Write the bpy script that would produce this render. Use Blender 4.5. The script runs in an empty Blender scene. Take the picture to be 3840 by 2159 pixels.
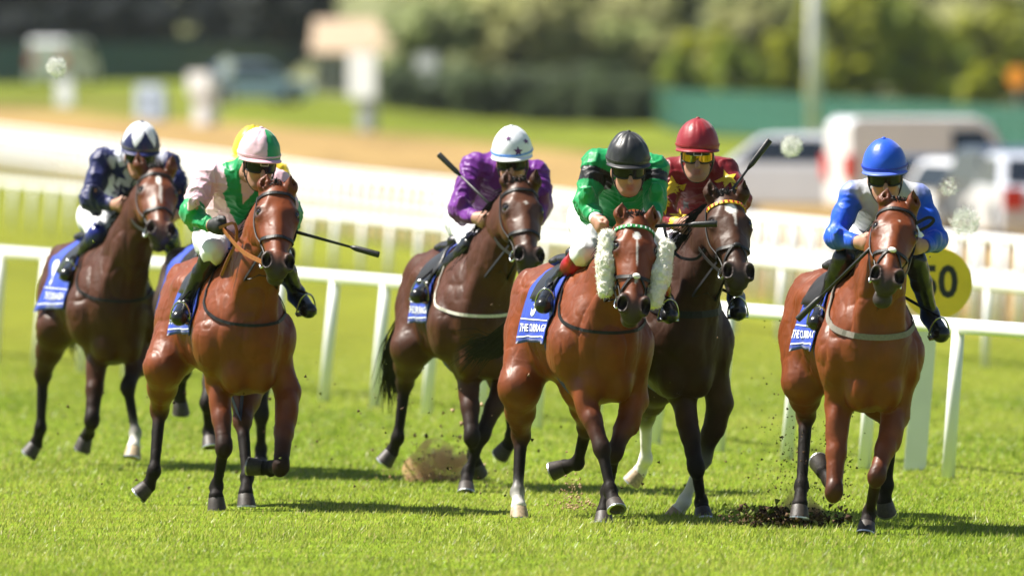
import bpy, math, random
import numpy as np
from mathutils import Vector, Matrix
from mathutils.bvhtree import BVHTree

R = math.radians
random.seed(7)
RNG = np.random.default_rng(11)

# ----------------------------------------------------------------------------
# camera, sky, sun, exposure
# ----------------------------------------------------------------------------
scene = bpy.context.scene
COL = scene.collection
FPX, CAM_H, HOR = 50000.0, 2.6, 206.0          # focal length in photo pixels, eye height, horizon row

cam_d = bpy.data.cameras.new('camera')
cam = bpy.data.objects.new('camera', cam_d)
COL.objects.link(cam)
scene.camera = cam
cam.location = (0, 0, CAM_H)
cam.rotation_euler = (R(90), 0, 0)
cam_d.sensor_width = 36.0
cam_d.lens = FPX / 3840.0 * 36.0
cam_d.shift_y = (HOR - 1079.5) / 3840.0
cam_d.clip_start = 1.0
cam_d.clip_end = 6000.0
cam_d.dof.use_dof = True
cam_d.dof.focus_distance = 73.6
cam_d.dof.aperture_fstop = 3.1

SUN_EL, SUN_AZ = 55.0, -77.0                     # degrees; azimuth from +y (away from camera) towards +x
to_sun = Vector((math.cos(R(SUN_EL)) * math.sin(R(SUN_AZ)), math.cos(R(SUN_EL)) * math.cos(R(SUN_AZ)), math.sin(R(SUN_EL))))

world = bpy.data.worlds.new('World')
scene.world = world
world.use_nodes = True
wn = world.node_tree
wn.nodes.clear()
w_out = wn.nodes.new('ShaderNodeOutputWorld')
w_bg = wn.nodes.new('ShaderNodeBackground')
w_sky = wn.nodes.new('ShaderNodeTexSky')
w_sky.sky_type = 'NISHITA'
w_sky.sun_disc = False
w_sky.sun_elevation = R(SUN_EL)
w_sky.sun_rotation = R(SUN_AZ)
w_bg.inputs['Strength'].default_value = 0.05
wn.links.new(w_sky.outputs['Color'], w_bg.inputs['Color'])
wn.links.new(w_bg.outputs['Background'], w_out.inputs['Surface'])

sun_d = bpy.data.lights.new('sun', 'SUN')
sun = bpy.data.objects.new('sun', sun_d)
COL.objects.link(sun)
sun_d.energy = 5.0
sun_d.angle = R(0.53)
sun_d.color = (1.0, 0.95, 0.86)
sun.rotation_euler = to_sun.to_track_quat('Z', 'Y').to_euler()
sun.location = (-30, 60, 60)

scene.view_settings.view_transform = 'Standard'
scene.view_settings.look = 'None'
scene.view_settings.exposure = 1.2
scene.view_settings.gamma = 1.0
scene.view_settings.use_curve_mapping = False
scene.render.engine = 'CYCLES'
scene.cycles.use_denoising = True
scene.cycles.max_bounces = 6
scene.cycles.volume_bounces = 3
scene.cycles.transparent_max_bounces = 8
scene.cycles.caustics_reflective = False
scene.cycles.caustics_refractive = False


def px(u, v, y):
    """photo pixel and a known distance -> world point"""
    s = FPX / y
    return np.array([(u - 1920.0) / s, y, CAM_H - (v - HOR) / s])


def sstep(a, b, x):
    t = np.clip((np.asarray(x, float) - a) / (b - a), 0, 1)
    return t * t * (3 - 2 * t)


def terrain_z(x, y):
    """flat course; the ground beyond it climbs gently on the left"""
    x = np.asarray(x, float); y = np.asarray(y, float)
    w = 1 - sstep(-0.022, 0.006, x / np.maximum(y, 1.0))
    return 0.0035 * np.maximum(y - 200.0, 0) * w * (1 - sstep(700, 1000, y) * 0.6)


def ground_px(u, v):
    """photo pixel -> point on the ground"""
    y = FPX * CAM_H / max(v - HOR, 5.0)
    for _ in range(60):
        x = (u - 1920.0) * y / FPX
        z = float(terrain_z(x, y))
        y2 = FPX * (CAM_H - z) / max(v - HOR, 5.0)
        y = 0.6 * y + 0.4 * y2
    x = (u - 1920.0) * y / FPX
    return np.array([x, y, float(terrain_z(x, y))])


# ----------------------------------------------------------------------------
# materials
# ----------------------------------------------------------------------------
MATS = {}


def mat(name, color=(0.5, 0.5, 0.5), rough=0.5, spec=0.5, metal=0.0, vcol=False, noise=0.0, nscale=20.0, bump=0.0,
        bscale=60.0, sheen=0.0, sss=0.0, stretch=(1, 1, 1), coat=0.0, trans=0.0):
    """procedural Principled material; base colour (or the mesh's own colour layer) varied by noise"""
    if name in MATS:
        return MATS[name]
    m = bpy.data.materials.new(name)
    m.use_nodes = True
    nt = m.node_tree
    b = nt.nodes['Principled BSDF']
    b.inputs['Roughness'].default_value = rough
    b.inputs['Specular IOR Level'].default_value = spec
    b.inputs['Metallic'].default_value = metal
    b.inputs['Sheen Weight'].default_value = sheen
    b.inputs['Sheen Roughness'].default_value = 0.4
    b.inputs['Coat Weight'].default_value = coat
    b.inputs['Coat Roughness'].default_value = 0.15
    if sss:
        b.inputs['Subsurface Weight'].default_value = sss
        b.inputs['Subsurface Radius'].default_value = (0.012, 0.005, 0.003)
        b.inputs['Subsurface Scale'].default_value = 1.0
    tc = nt.nodes.new('ShaderNodeTexCoord')
    mp = nt.nodes.new('ShaderNodeMapping')
    mp.inputs['Scale'].default_value = stretch
    nt.links.new(tc.outputs['Object'], mp.inputs['Vector'])
    if vcol:
        src = nt.nodes.new('ShaderNodeVertexColor')
        src.layer_name = 'Col'
        csock = src.outputs['Color']
    else:
        src = nt.nodes.new('ShaderNodeRGB')
        src.outputs[0].default_value = (*color, 1)
        csock = src.outputs[0]
    if noise > 0:
        n = nt.nodes.new('ShaderNodeTexNoise')
        n.inputs['Scale'].default_value = nscale
        n.inputs['Detail'].default_value = 4
        nt.links.new(mp.outputs['Vector'], n.inputs['Vector'])
        mr = nt.nodes.new('ShaderNodeMapRange')
        mr.inputs['From Min'].default_value = 0.3
        mr.inputs['From Max'].default_value = 0.7
        mr.inputs['To Min'].default_value = 1 - noise
        mr.inputs['To Max'].default_value = 1 + noise
        nt.links.new(n.outputs['Fac'], mr.inputs['Value'])
        mx = nt.nodes.new('ShaderNodeVectorMath')
        mx.operation = 'SCALE'
        nt.links.new(csock, mx.inputs[0])
        nt.links.new(mr.outputs['Result'], mx.inputs['Scale'])
        csock = mx.outputs['Vector']
    nt.links.new(csock, b.inputs['Base Color'])
    if bump > 0:
        n2 = nt.nodes.new('ShaderNodeTexNoise')
        n2.inputs['Scale'].default_value = bscale
        n2.inputs['Detail'].default_value = 5
        nt.links.new(mp.outputs['Vector'], n2.inputs['Vector'])
        bp = nt.nodes.new('ShaderNodeBump')
        bp.inputs['Strength'].default_value = 1.0
        bp.inputs['Distance'].default_value = bump
        nt.links.new(n2.outputs['Fac'], bp.inputs['Height'])
        nt.links.new(bp.outputs['Normal'], b.inputs['Normal'])
    if trans > 0:
        out = nt.nodes['Material Output']
        tr = nt.nodes.new('ShaderNodeBsdfTranslucent')
        nt.links.new(csock, tr.inputs['Color'])
        ms = nt.nodes.new('ShaderNodeMixShader')
        ms.inputs['Fac'].default_value = trans
        nt.links.new(b.outputs['BSDF'], ms.inputs[1])
        nt.links.new(tr.outputs['BSDF'], ms.inputs[2])
        nt.links.new(ms.outputs['Shader'], out.inputs['Surface'])
    MATS[name] = m
    return m


def srgb(r, g, b):
    f = lambda c: (c / 255.0 / 12.92) if c / 255.0 <= 0.04045 else ((c / 255.0 + 0.055) / 1.055) ** 2.4
    return (f(r), f(g), f(b))


# ----------------------------------------------------------------------------
# object helpers
# ----------------------------------------------------------------------------
def props(o, label=None, cat=None, group=None, kind=None):
    if label: o['label'] = label
    if cat: o['category'] = cat
    if group: o['group'] = group
    if kind: o['kind'] = kind
    return o


def empty(name, loc, label=None, cat=None, group=None):
    o = bpy.data.objects.new(name, None)
    o.empty_display_size = 0.2
    COL.objects.link(o)
    o.location = tuple(float(c) for c in loc)
    o['_base'] = [float(c) for c in loc]
    return props(o, label, cat, group)


def base_of(o):
    p = np.zeros(3)
    while o is not None:
        p = p + np.array(o.location)
        o = o.parent
    return p


def mesh_from(name, V, Fs, mat_=None, colors=None, smooth=True):
    """V (n,3) array; Fs either an (m,4)/(m,3) array or a list of index lists"""
    me = bpy.data.meshes.new(name)
    V = np.asarray(V, np.float32)
    if isinstance(Fs, np.ndarray):
        k = Fs.shape[1]
        me.vertices.add(len(V))
        me.vertices.foreach_set('co', V.ravel())
        me.loops.add(Fs.size)
        me.loops.foreach_set('vertex_index', Fs.astype(np.int32).ravel())
        me.polygons.add(len(Fs))
        me.polygons.foreach_set('loop_start', np.arange(0, Fs.size, k, dtype=np.int32))
        me.update(calc_edges=True)
    else:
        me.from_pydata([tuple(map(float, v)) for v in V], [], [list(map(int, f)) for f in Fs])
    if smooth:
        me.polygons.foreach_set('use_smooth', np.ones(len(me.polygons), bool))
    if colors is not None:
        ca = me.color_attributes.new('Col', 'FLOAT_COLOR', 'POINT')
        c4 = np.ones((len(V), 4), np.float32)
        c4[:, :3] = colors
        ca.data.foreach_set('color', c4.ravel())
    if mat_ is not None:
        me.materials.append(mat_)
    me.validate()
    me.update()
    return me


def obj(name, V, Fs, mat_, parent=None, colors=None, smooth=True, loc=None):
    """link one mesh object; V is in world coordinates"""
    V = np.asarray(V, float)
    if parent is not None:
        b = base_of(parent)
    elif loc is not None:
        b = np.array(loc, float)
    else:
        b = np.zeros(3)
    me = mesh_from(name, V - b, Fs, mat_, colors, smooth)
    o = bpy.data.objects.new(name, me)
    COL.objects.link(o)
    if parent is not None:
        o.parent = parent
    elif loc is not None:
        o.location = tuple(b)
    return o


class MB:
    """collects simple solids; .obj() links them as ONE mesh"""
    def __init__(s):
        s.V = []; s.F = []

    def add(s, V, F):
        n = len(s.V)
        s.V += [tuple(map(float, v)) for v in V]
        s.F += [[n + i for i in f] for f in F]
        return s

    def box(s, c, h, M=None):
        c = np.array(c, float); h = np.array(h, float)
        P = np.array([[x, y, z] for x in (-1, 1) for y in (-1, 1) for z in (-1, 1)], float) * h
        if M is not None:
            P = P @ np.array(M, float).T
        return s.add(P + c, [(0, 1, 3, 2), (4, 6, 7, 5), (0, 4, 5, 1), (2, 3, 7, 6), (0, 2, 6, 4), (1, 5, 7, 3)])

    def tube(s, pts, rad, seg=8, caps=True, flat=None):
        pts = [np.array(p, float) for p in pts]
        n = len(pts)
        rad = [rad] * n if np.isscalar(rad) else list(rad)
        rings = []
        prev = None
        for i in range(n):
            t = pts[min(i + 1, n - 1)] - pts[max(i - 1, 0)]
            t = t / (np.linalg.norm(t) + 1e-9)
            if prev is None:
                a = np.array([0, 0, 1.0]) if abs(t[2]) < 0.9 else np.array([1.0, 0, 0])
            else:
                a = prev
            u = a - t * a.dot(t); u /= np.linalg.norm(u) + 1e-9
            w = np.cross(t, u)
            prev = u
            fl = 1.0 if flat is None else flat
            rings.append([pts[i] + rad[i] * (math.cos(2 * math.pi * k / seg) * u + fl * math.sin(2 * math.pi * k / seg) * w) for k in range(seg)])
        V = [p for r in rings for p in r]
        F = []
        for i in range(n - 1):
            for k in range(seg):
                F.append((i * seg + k, i * seg + (k + 1) % seg, (i + 1) * seg + (k + 1) % seg, (i + 1) * seg + k))
        if caps:
            F.append(tuple(range(seg))[::-1])
            F.append(tuple((n - 1) * seg + k for k in range(seg)))
        return s.add(V, F)

    def loft(s, rings, caps=True):
        k = len(rings[0]); n = len(rings)
        V = [p for r in rings for p in r]
        F = []
        for i in range(n - 1):
            for j in range(k):
                F.append((i * k + j, i * k + (j + 1) % k, (i + 1) * k + (j + 1) % k, (i + 1) * k + j))
        if caps:
            F.append(tuple(range(k))[::-1])
            F.append(tuple((n - 1) * k + j for j in range(k)))
        return s.add(V, F)

    def grid(s, P):
        n, m = len(P), len(P[0])
        V = [p for r in P for p in r]
        F = [(i * m + j, i * m + j + 1, (i + 1) * m + j + 1, (i + 1) * m + j) for i in range(n - 1) for j in range(m - 1)]
        return s.add(V, F)

    def obj(s, name, mat_, parent=None, smooth=True, loc=None):
        return obj(name, np.array(s.V), s.F, mat_, parent, None, smooth, loc)


def edge_split_angle(o, deg=40):
    me = o.data
    try:
        me.set_sharp_from_angle(angle=R(deg))
    except Exception:
        pass
    return o


# ----------------------------------------------------------------------------
# value noise (numpy)
# ----------------------------------------------------------------------------
def _hash(ix, iy, iz):
    h = (ix * 374761393 + iy * 668265263 + iz * 2147483647 + 1013904223) & 0xFFFFFFFF
    h = ((h ^ (h >> 13)) * 1274126177) & 0xFFFFFFFF
    h = h ^ (h >> 16)
    return (h & 0xFFFF) / 65535.0


def vnoise(P):
    P = np.asarray(P, float)
    I = np.floor(P).astype(np.int64)
    Fr = P - I
    Fr = Fr * Fr * (3 - 2 * Fr)
    out = 0
    for dx in (0, 1):
        wx = Fr[:, 0] if dx else 1 - Fr[:, 0]
        for dy in (0, 1):
            wy = Fr[:, 1] if dy else 1 - Fr[:, 1]
            for dz in (0, 1):
                wz = Fr[:, 2] if dz else 1 - Fr[:, 2]
                out = out + wx * wy * wz * _hash(I[:, 0] + dx, I[:, 1] + dy, I[:, 2] + dz)
    return out


# ----------------------------------------------------------------------------
# blended-solid modeller: smooth unions of tapered limbs and ellipsoids -> one continuous mesh
# ----------------------------------------------------------------------------
class Body:
    def __init__(s):
        s.pr = []

    def cone(s, a, b, ra, rb, k=0.04, col=None, ax=None, sc=1.0, op='u'):
        s.pr.append(('c', np.array(a, float), np.array(b, float), ra, rb, k, col, None if ax is None else np.array(ax, float), sc, op))
        return s

    def ball(s, c, r, k=0.03, col=None, op='u'):
        return s.cone(c, c, r, r, k, col, op=op)

    def ell(s, c, rad, M=None, k=0.05, col=None, op='u'):
        M = np.eye(3) if M is None else np.array(M, float)     # columns = axes
        s.pr.append(('e', np.array(c, float), np.array(rad, float), M, k, col, op))
        return s

    @staticmethod
    def _dist(p, X, Y, Z, infl=0.0):
        if p[0] == 'c':
            _, a, b, ra, rb, k, col, ax, sc, op = p
            px_, py_, pz_ = X - a[0], Y - a[1], Z - a[2]
            ba = b - a
            if ax is not None and sc != 1.0:
                f = 1.0 / sc - 1.0
                dp = (px_ * ax[0] + py_ * ax[1] + pz_ * ax[2]) * f
                px_, py_, pz_ = px_ + dp * ax[0], py_ + dp * ax[1], pz_ + dp * ax[2]
                ba = ba + (ba.dot(ax) * f) * ax
            L2 = ba.dot(ba)
            if L2 < 1e-12:
                return np.sqrt(px_ * px_ + py_ * py_ + pz_ * pz_) - ra - infl
            t = np.clip((px_ * ba[0] + py_ * ba[1] + pz_ * ba[2]) / L2, 0, 1)
            qx, qy, qz = px_ - t * ba[0], py_ - t * ba[1], pz_ - t * ba[2]
            d = np.sqrt(qx * qx + qy * qy + qz * qz) - (ra + (rb - ra) * t)
            if sc < 1.0:
                d = d * (0.5 + 0.5 * sc)
            return d - infl
        _, c, rad, M, k, col, op = p
        px_, py_, pz_ = X - c[0], Y - c[1], Z - c[2]
        l0 = (px_ * M[0, 0] + py_ * M[1, 0] + pz_ * M[2, 0]) / rad[0]
        l1 = (px_ * M[0, 1] + py_ * M[1, 1] + pz_ * M[2, 1]) / rad[1]
        l2 = (px_ * M[0, 2] + py_ * M[1, 2] + pz_ * M[2, 2]) / rad[2]
        k0 = np.sqrt(l0 * l0 + l1 * l1 + l2 * l2)
        k1 = np.sqrt((l0 / rad[0]) ** 2 + (l1 / rad[1]) ** 2 + (l2 / rad[2]) ** 2) + 1e-9
        return k0 * (k0 - 1.0) / k1 - infl

    @staticmethod
    def _box(p, infl):
        if p[0] == 'c':
            _, a, b, ra, rb = p[:5]
            r = max(ra, rb) * max(1.0, p[8]) + infl
            return np.minimum(a, b) - r, np.maximum(a, b) + r
        _, c, rad, M = p[:4]
        e = np.sqrt(((M * rad[None, :]) ** 2).sum(1)) + infl
        return c - e, c + e

    def mesh(s, vox, infl=0.0, k_add=0.0):
        lo = np.full(3, 1e9); hi = -lo
        for p in s.pr:
            if p[-1] == 'u':
                a, b = s._box(p, infl); lo = np.minimum(lo, a); hi = np.maximum(hi, b)
        lo -= 3 * vox; hi += 3 * vox
        n = np.ceil((hi - lo) / vox).astype(int) + 1
        Vv = np.full(n, 1.0, np.float32)
        ax = [(lo[i] + vox * np.arange(n[i])).astype(np.float64) for i in range(3)]
        for p in s.pr:
            k = (p[5] if p[0] == 'c' else p[4]) + k_add
            a, b = s._box(p, infl)
            pad = k + 2.5 * vox
            i0 = np.clip(np.floor((a - pad - lo) / vox).astype(int), 0, n)
            i1 = np.clip(np.ceil((b + pad - lo) / vox).astype(int) + 1, 0, n)
            if np.any(i1 <= i0):
                continue
            X = ax[0][i0[0]:i1[0], None, None]; Y = ax[1][None, i0[1]:i1[1], None]; Z = ax[2][None, None, i0[2]:i1[2]]
            d = s._dist(p, X, Y, Z, infl if p[-1] == 'u' else -infl * 0).astype(np.float32)
            sl = Vv[i0[0]:i1[0], i0[1]:i1[1], i0[2]:i1[2]]
            if p[-1] == 'u':
                h = np.maximum(k - np.abs(sl - d), 0) / max(k, 1e-6)
                sl[...] = np.minimum(sl, d) - h * h * k * 0.25
            else:
                h = np.maximum(k - np.abs(sl + d), 0) / max(k, 1e-6)
                sl[...] = np.maximum(sl, -d) + h * h * k * 0.25
        return surface_nets(Vv, lo, vox)

    def colors(s, V, default, tau=0.012):
        W = np.zeros(len(V)); C = np.zeros((len(V), 3))
        ds = []
        for p in s.pr:
            if p[-1] != 'u':
                continue
            ds.append((s._dist(p, V[:, 0], V[:, 1], V[:, 2]), p[6] if p[0] == 'c' else p[5]))
        dm = np.min([d for d, _ in ds], axis=0)
        for d, c in ds:
            w = np.exp(-np.clip((d - dm) / tau, 0, 30))
            W += w
            C += w[:, None] * np.array(default if c is None else c)[None, :]
        C /= W[:, None]
        return C


def surface_nets(G, lo, vox):
    inside = G < 0
    n = np.array(G.shape)
    c = inside[:-1, :-1, :-1].astype(np.int8)
    tot = np.zeros(n - 1, np.int8)
    for dx in (0, 1):
        for dy in (0, 1):
            for dz in (0, 1):
                tot += inside[dx:n[0] - 1 + dx, dy:n[1] - 1 + dy, dz:n[2] - 1 + dz]
    act = np.argwhere((tot > 0) & (tot < 8))
    idx = np.full(n - 1, -1, np.int32)
    idx[act[:, 0], act[:, 1], act[:, 2]] = np.arange(len(act))
    corners = [(dx, dy, dz) for dx in (0, 1) for dy in (0, 1) for dz in (0, 1)]
    vals = np.stack([G[act[:, 0] + d[0], act[:, 1] + d[1], act[:, 2] + d[2]] for d in corners], 1)
    acc = np.zeros((len(act), 3)); cnt = np.zeros(len(act))
    ca = np.array(corners, float)
    for i in range(8):
        for j in range(i + 1, 8):
            if np.abs(ca[i] - ca[j]).sum() != 1:
                continue
            a, b = vals[:, i], vals[:, j]
            m = (a < 0) != (b < 0)
            t = np.where(m, a / np.where(m, a - b, 1), 0)
            pnt = ca[i][None] + t[:, None] * (ca[j] - ca[i])[None]
            acc[m] += pnt[m]; cnt[m] += 1
    V = lo + vox * (act + acc / np.maximum(cnt, 1)[:, None])
    faces = []
    for axis in range(3):
        s0 = [slice(None)] * 3; s1 = [slice(None)] * 3
        s0[axis] = slice(0, -1); s1[axis] = slice(1, None)
        a = inside[tuple(s0)]; b = inside[tuple(s1)]
        e = np.argwhere(a != b)
        o1, o2 = [(1, 2), (2, 0), (0, 1)][axis]
        ok = (e[:, o1] > 0) & (e[:, o2] > 0) & (e[:, o1] < n[o1] - 1) & (e[:, o2] < n[o2] - 1)
        e = e[ok]
        def cell(d1, d2):
            q = e.copy(); q[:, o1] += d1; q[:, o2] += d2
            return idx[q[:, 0], q[:, 1], q[:, 2]]
        q = np.stack([cell(-1, -1), cell(0, -1), cell(0, 0), cell(-1, 0)], 1)
        flip = ~a[e[:, 0], e[:, 1], e[:, 2]]
        q[flip] = q[flip][:, ::-1]
        faces.append(q)
    Fq = np.concatenate(faces)
    Fq = Fq[(Fq >= 0).all(1)]
    return V, Fq


def relax(V, Fq, it=1, w=0.5):
    for _ in range(it):
        acc = np.zeros_like(V); cnt = np.zeros(len(V))
        for i in range(Fq.shape[1]):
            a = Fq[:, i]; b = Fq[:, (i + 1) % Fq.shape[1]]
            np.add.at(acc, a, V[b]); np.add.at(acc, b, V[a])
            np.add.at(cnt, a, 1); np.add.at(cnt, b, 1)
        V = V * (1 - w) + w * acc / np.maximum(cnt, 1)[:, None]
    return V


def vnormals(V, Fq):
    fn = np.cross(V[Fq[:, 2]] - V[Fq[:, 0]], V[Fq[:, 3 % Fq.shape[1]]] - V[Fq[:, 1]])
    N = np.zeros_like(V)
    for i in range(Fq.shape[1]):
        np.add.at(N, Fq[:, i], fn)
    return N / (np.linalg.norm(N, axis=1)[:, None] + 1e-12)


def bvh_of(V, Fq):
    return BVHTree.FromPolygons([tuple(v) for v in V.tolist()], Fq.tolist())


def unit(v):
    v = np.array(v, float)
    return v / (np.linalg.norm(v) + 1e-12)


def cast(bvh, org, dr, maxd=3.0):
    h = bvh.ray_cast(Vector(org), Vector(unit(dr)), maxd)
    if h[0] is None:
        return None, None
    return np.array(h[0]), np.array(h[1])


def ribbon(mb, pts, nrm, width, thick=0.004, tap=None):
    """flat strap following pts, lying against the surface whose outward normals are nrm"""
    P = [np.array(p, float) for p in pts]
    rings = []
    n = len(P)
    for i in range(n):
        t = unit(P[min(i + 1, n - 1)] - P[max(i - 1, 0)])
        nn = unit(nrm[i] - t * np.dot(nrm[i], t))
        w = np.cross(t, nn)
        hw = width / 2 * (1 if tap is None else tap[i])
        rings.append([P[i] - w * hw, P[i] + w * hw, P[i] + w * hw + nn * thick, P[i] - w * hw + nn * thick])
    mb.loft(rings)
    return mb


def smooth_path(pts, n):
    """Catmull-Rom through pts"""
    P = [np.array(p, float) for p in pts]
    P = [2 * P[0] - P[1]] + P + [2 * P[-1] - P[-2]]
    out = []
    m = len(P) - 3
    for i in range(n):
        s = i / (n - 1) * m
        k = min(int(s), m - 1); t = s - k
        a, b, c, d = P[k:k + 4]
        out.append(0.5 * ((2 * b) + (-a + c) * t + (2 * a - 5 * b + 4 * c - d) * t * t + (-a + 3 * b - 3 * c + d) * t ** 3))
    return out


def text_mesh(s, size=1.0, bold=0.0):
    """flat lettering as (V2, faces), centred on the origin"""
    cu = bpy.data.curves.new('lettering', 'FONT')
    cu.body = s
    cu.size = size
    cu.align_x = 'CENTER'; cu.align_y = 'CENTER'
    cu.offset = bold
    cu.resolution_u = 3
    o = bpy.data.objects.new('lettering', cu)
    COL.objects.link(o)
    dg = bpy.context.evaluated_depsgraph_get()
    me = o.evaluated_get(dg).to_mesh()
    V = np.array([v.co[:] for v in me.vertices]); F = [list(p.vertices) for p in me.polygons]
    o.evaluated_get(dg).to_mesh_clear()
    bpy.data.objects.remove(o); bpy.data.curves.remove(cu)
    return V, F
# ----------------------------------------------------------------------------
# the ground
# ----------------------------------------------------------------------------
def bound(pts):
    xs = [p[0] for p in pts]; vs = [p[1] for p in pts]
    return lambda u: np.interp(u, xs, vs)


B_DRY0 = bound([(-3000, 350), (0, 655), (1300, 868), (2000, 980), (2700, 1088), (3840, 1240), (8000, 1700)])     # turf -> parched strip
B_DRY1 = bound([(-3000, 340), (0, 405), (700, 452), (1000, 470), (1500, 508), (2000, 552), (2700, 620), (3840, 700), (8000, 900)])  # parched strip -> rough grass


def ground_color(X, Y):
    Z = terrain_z(X, Y)
    Ys = np.maximum(Y, 5.0)
    u = 1920 + X * FPX / Ys; v = HOR + (CAM_H - Z) * FPX / Ys
    P3 = np.stack([X * 0.35, Y * 0.05, 0 * X], 1)
    n1 = vnoise(P3) - 0.5; n2 = vnoise(np.stack([X * 1.3, Y * 0.25, 0 * X + 4], 1)) - 0.5
    turf = np.array([0.140, 0.205, 0.010]); far_turf = np.array([0.165, 0.180, 0.014]); dry = np.array([0.30, 0.200, 0.078]); rough = np.array([0.140, 0.170, 0.014])
    f = sstep(84, 125, Y)[:, None]
    C = turf * (1 - f) + far_turf * f
    jit = 18 * n1 + 10 * n2
    w = sstep(8, -8, v + jit * 0.7 - B_DRY0(u)) if False else (1 - sstep(-9, 9, v + jit * 0.6 - B_DRY0(u)))
    C = C * (1 - w[:, None]) + dry * (1 + 0.35 * n2[:, None]) * w[:, None]
    w = 1 - sstep(-9, 9, v + jit * 0.6 - B_DRY1(u))
    C = C * (1 - w[:, None]) + rough * (1 + 0.3 * n1[:, None]) * w[:, None]
    w = (1 - sstep(395, 412, v + jit * 0.4)) * (1 - sstep(500, 900, u)) * sstep(366, 384, v + jit * 0.4)      # dark rough strip far left
    C = C * (1 - w[:, None] * 0.7) + np.array([0.11, 0.085, 0.03]) * w[:, None] * 0.7
    C = C * (1 + 0.30 * n1[:, None] * f + 0.16 * n2[:, None] * f)
    return np.clip(C, 0, 1)


M_GROUND = mat('turf', vcol=True, rough=0.95, spec=0.1, noise=0.35, nscale=2.2, bump=0.02, bscale=30)


def build_ground():
    xs = np.concatenate([-np.geomspace(1500, 45, 26), np.arange(-42, 42.1, 1.0), np.geomspace(45, 1500, 26)])
    ys = np.concatenate([np.linspace(-60, 40, 12), np.arange(44, 140, 1.5), np.arange(140, 640, 2.5), np.geomspace(642, 3200, 40)])
    X, Y = np.meshgrid(xs, ys, indexing='ij')
    Xf, Yf = X.ravel(), Y.ravel()
    V = np.stack([Xf, Yf, terrain_z(Xf, Yf)], 1)
    n, m = X.shape
    i = np.arange(n - 1)[:, None] * m + np.arange(m - 1)[None, :]
    F = np.stack([i, i + m, i + m + 1, i + 1], -1).reshape(-1, 4)
    o = obj('ground', V, F, M_GROUND, None, ground_color(Xf, Yf))
    props(o, 'mown green racecourse turf with a parched strip beyond the rails', 'ground', kind='structure')


def build_grass():
    n = 540000
    rg = np.random.default_rng(21)
    # more blades where they are seen largest
    y = 60.0 + 64.0 * rg.random(n) ** 1.35
    half = 0.0384 * y + 2.4
    x = (rg.random(n) * 2 - 1) * half
    tall = vnoise(np.stack([x * 1.6, y * 0.5, 0 * x], 1))
    h = (0.013 + 0.024 * rg.random(n) ** 1.8) * (0.65 + 0.7 * tall) * (1 - 0.75 * sstep(95, 124, y))
    w = (0.0024 + 0.0026 * rg.random(n)) * (1 + 0.9 * (y - 60) / 50)
    a = rg.random(n) * math.pi
    lean = rg.normal(0, 0.45, (n, 2)) * h[:, None] + np.stack([0.25 * h, 0 * h], 1)
    dx, dy = np.cos(a) * w, np.sin(a) * w
    V = np.empty((n, 3, 3))
    z0 = terrain_z(x, y)
    V[:, 0] = np.stack([x - dx, y - dy, z0 - 0.004], 1)
    V[:, 1] = np.stack([x + dx, y + dy, z0 - 0.004], 1)
    V[:, 2] = np.stack([x + lean[:, 0], y + lean[:, 1], z0 + h], 1)
    patch = vnoise(np.stack([x * 0.9, y * 0.16, 0 * x + 9], 1)) * 0.6 + vnoise(np.stack([x * 3.5, y * 0.8, 0 * x + 2], 1)) * 0.4
    t = np.clip(patch + rg.normal(0, 0.22, n), 0, 1)[:, None]
    c = np.array([0.165, 0.260, 0.016]) * (1 - t) + np.array([0.44, 0.46, 0.085]) * t
    straw = rg.random(n) < 0.06
    c[straw] = np.array([0.50, 0.42, 0.18])
    c *= (0.75 + 0.5 * rg.random(n))[:, None]
    C = np.repeat(np.clip(c, 0, 1), 3, axis=0)
    F = np.arange(3 * n).reshape(-1, 3)
    mg = mat('grass_blades', vcol=True, rough=0.45, spec=0.4, trans=0.5)
    o = obj('grass', V.reshape(-1, 3), F, mg, None, C, smooth=False)
    props(o, 'short mown green grass blades in the foreground of the track', 'grass', kind='stuff')


# ----------------------------------------------------------------------------
# running rails
# ----------------------------------------------------------------------------
M_RAIL = mat('white_rail_plastic', (0.82, 0.82, 0.82), rough=0.35, spec=0.4, noise=0.05, nscale=3, bump=0.002, bscale=8)


def polyline_at(P, s):
    L = np.concatenate([[0], np.cumsum(np.linalg.norm(np.diff(P, axis=0), axis=1))])
    return np.array([np.interp(s, L, P[:, k]) for k in range(P.shape[1])])


def rail(name, label, P, height, spacing, start, bar_r, post_r, lean, bars=((1.0, 1.0),), bars_flat=0.8):
    P = np.array(smooth_path([np.array([p[0], p[1], 0.0]) for p in P], 60))
    tot = float(np.linalg.norm(np.diff(P, axis=0), axis=1).sum())
    P[:, 2] = terrain_z(P[:, 0], P[:, 1])
    root = empty(name, P[30], label, 'rail', 'white running rails')
    for (fr, sc_) in bars:
        pts = [p + np.array([lean, 0, height * fr - bar_r]) for p in P]
        MB().tube(pts, bar_r * sc_, 12, flat=bars_flat).obj('top_rail' if fr > 0.99 else 'lower_rail', M_RAIL, root)
    # posts share one mesh
    m = MB()
    hh = height - bar_r * 1.4
    m.tube([(0, 0, -0.05), (lean * 0.9 * 0.5, 0, hh * 0.5), (lean * 0.9, 0, hh)], [post_r, post_r, post_r * 0.95], 12)
    me = mesh_from('post', np.array(m.V), m.F, M_RAIL)
    s = start
    b = base_of(root)
    while s < tot:
        q = polyline_at(P, s)
        o = bpy.data.objects.new('post', me)
        COL.objects.link(o)
        o.parent = root
        o.location = tuple(q - b)
        o.rotation_euler = (random.uniform(-0.012, 0.012), random.uniform(-0.015, 0.015), 0)
        s += spacing
    return root


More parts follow.
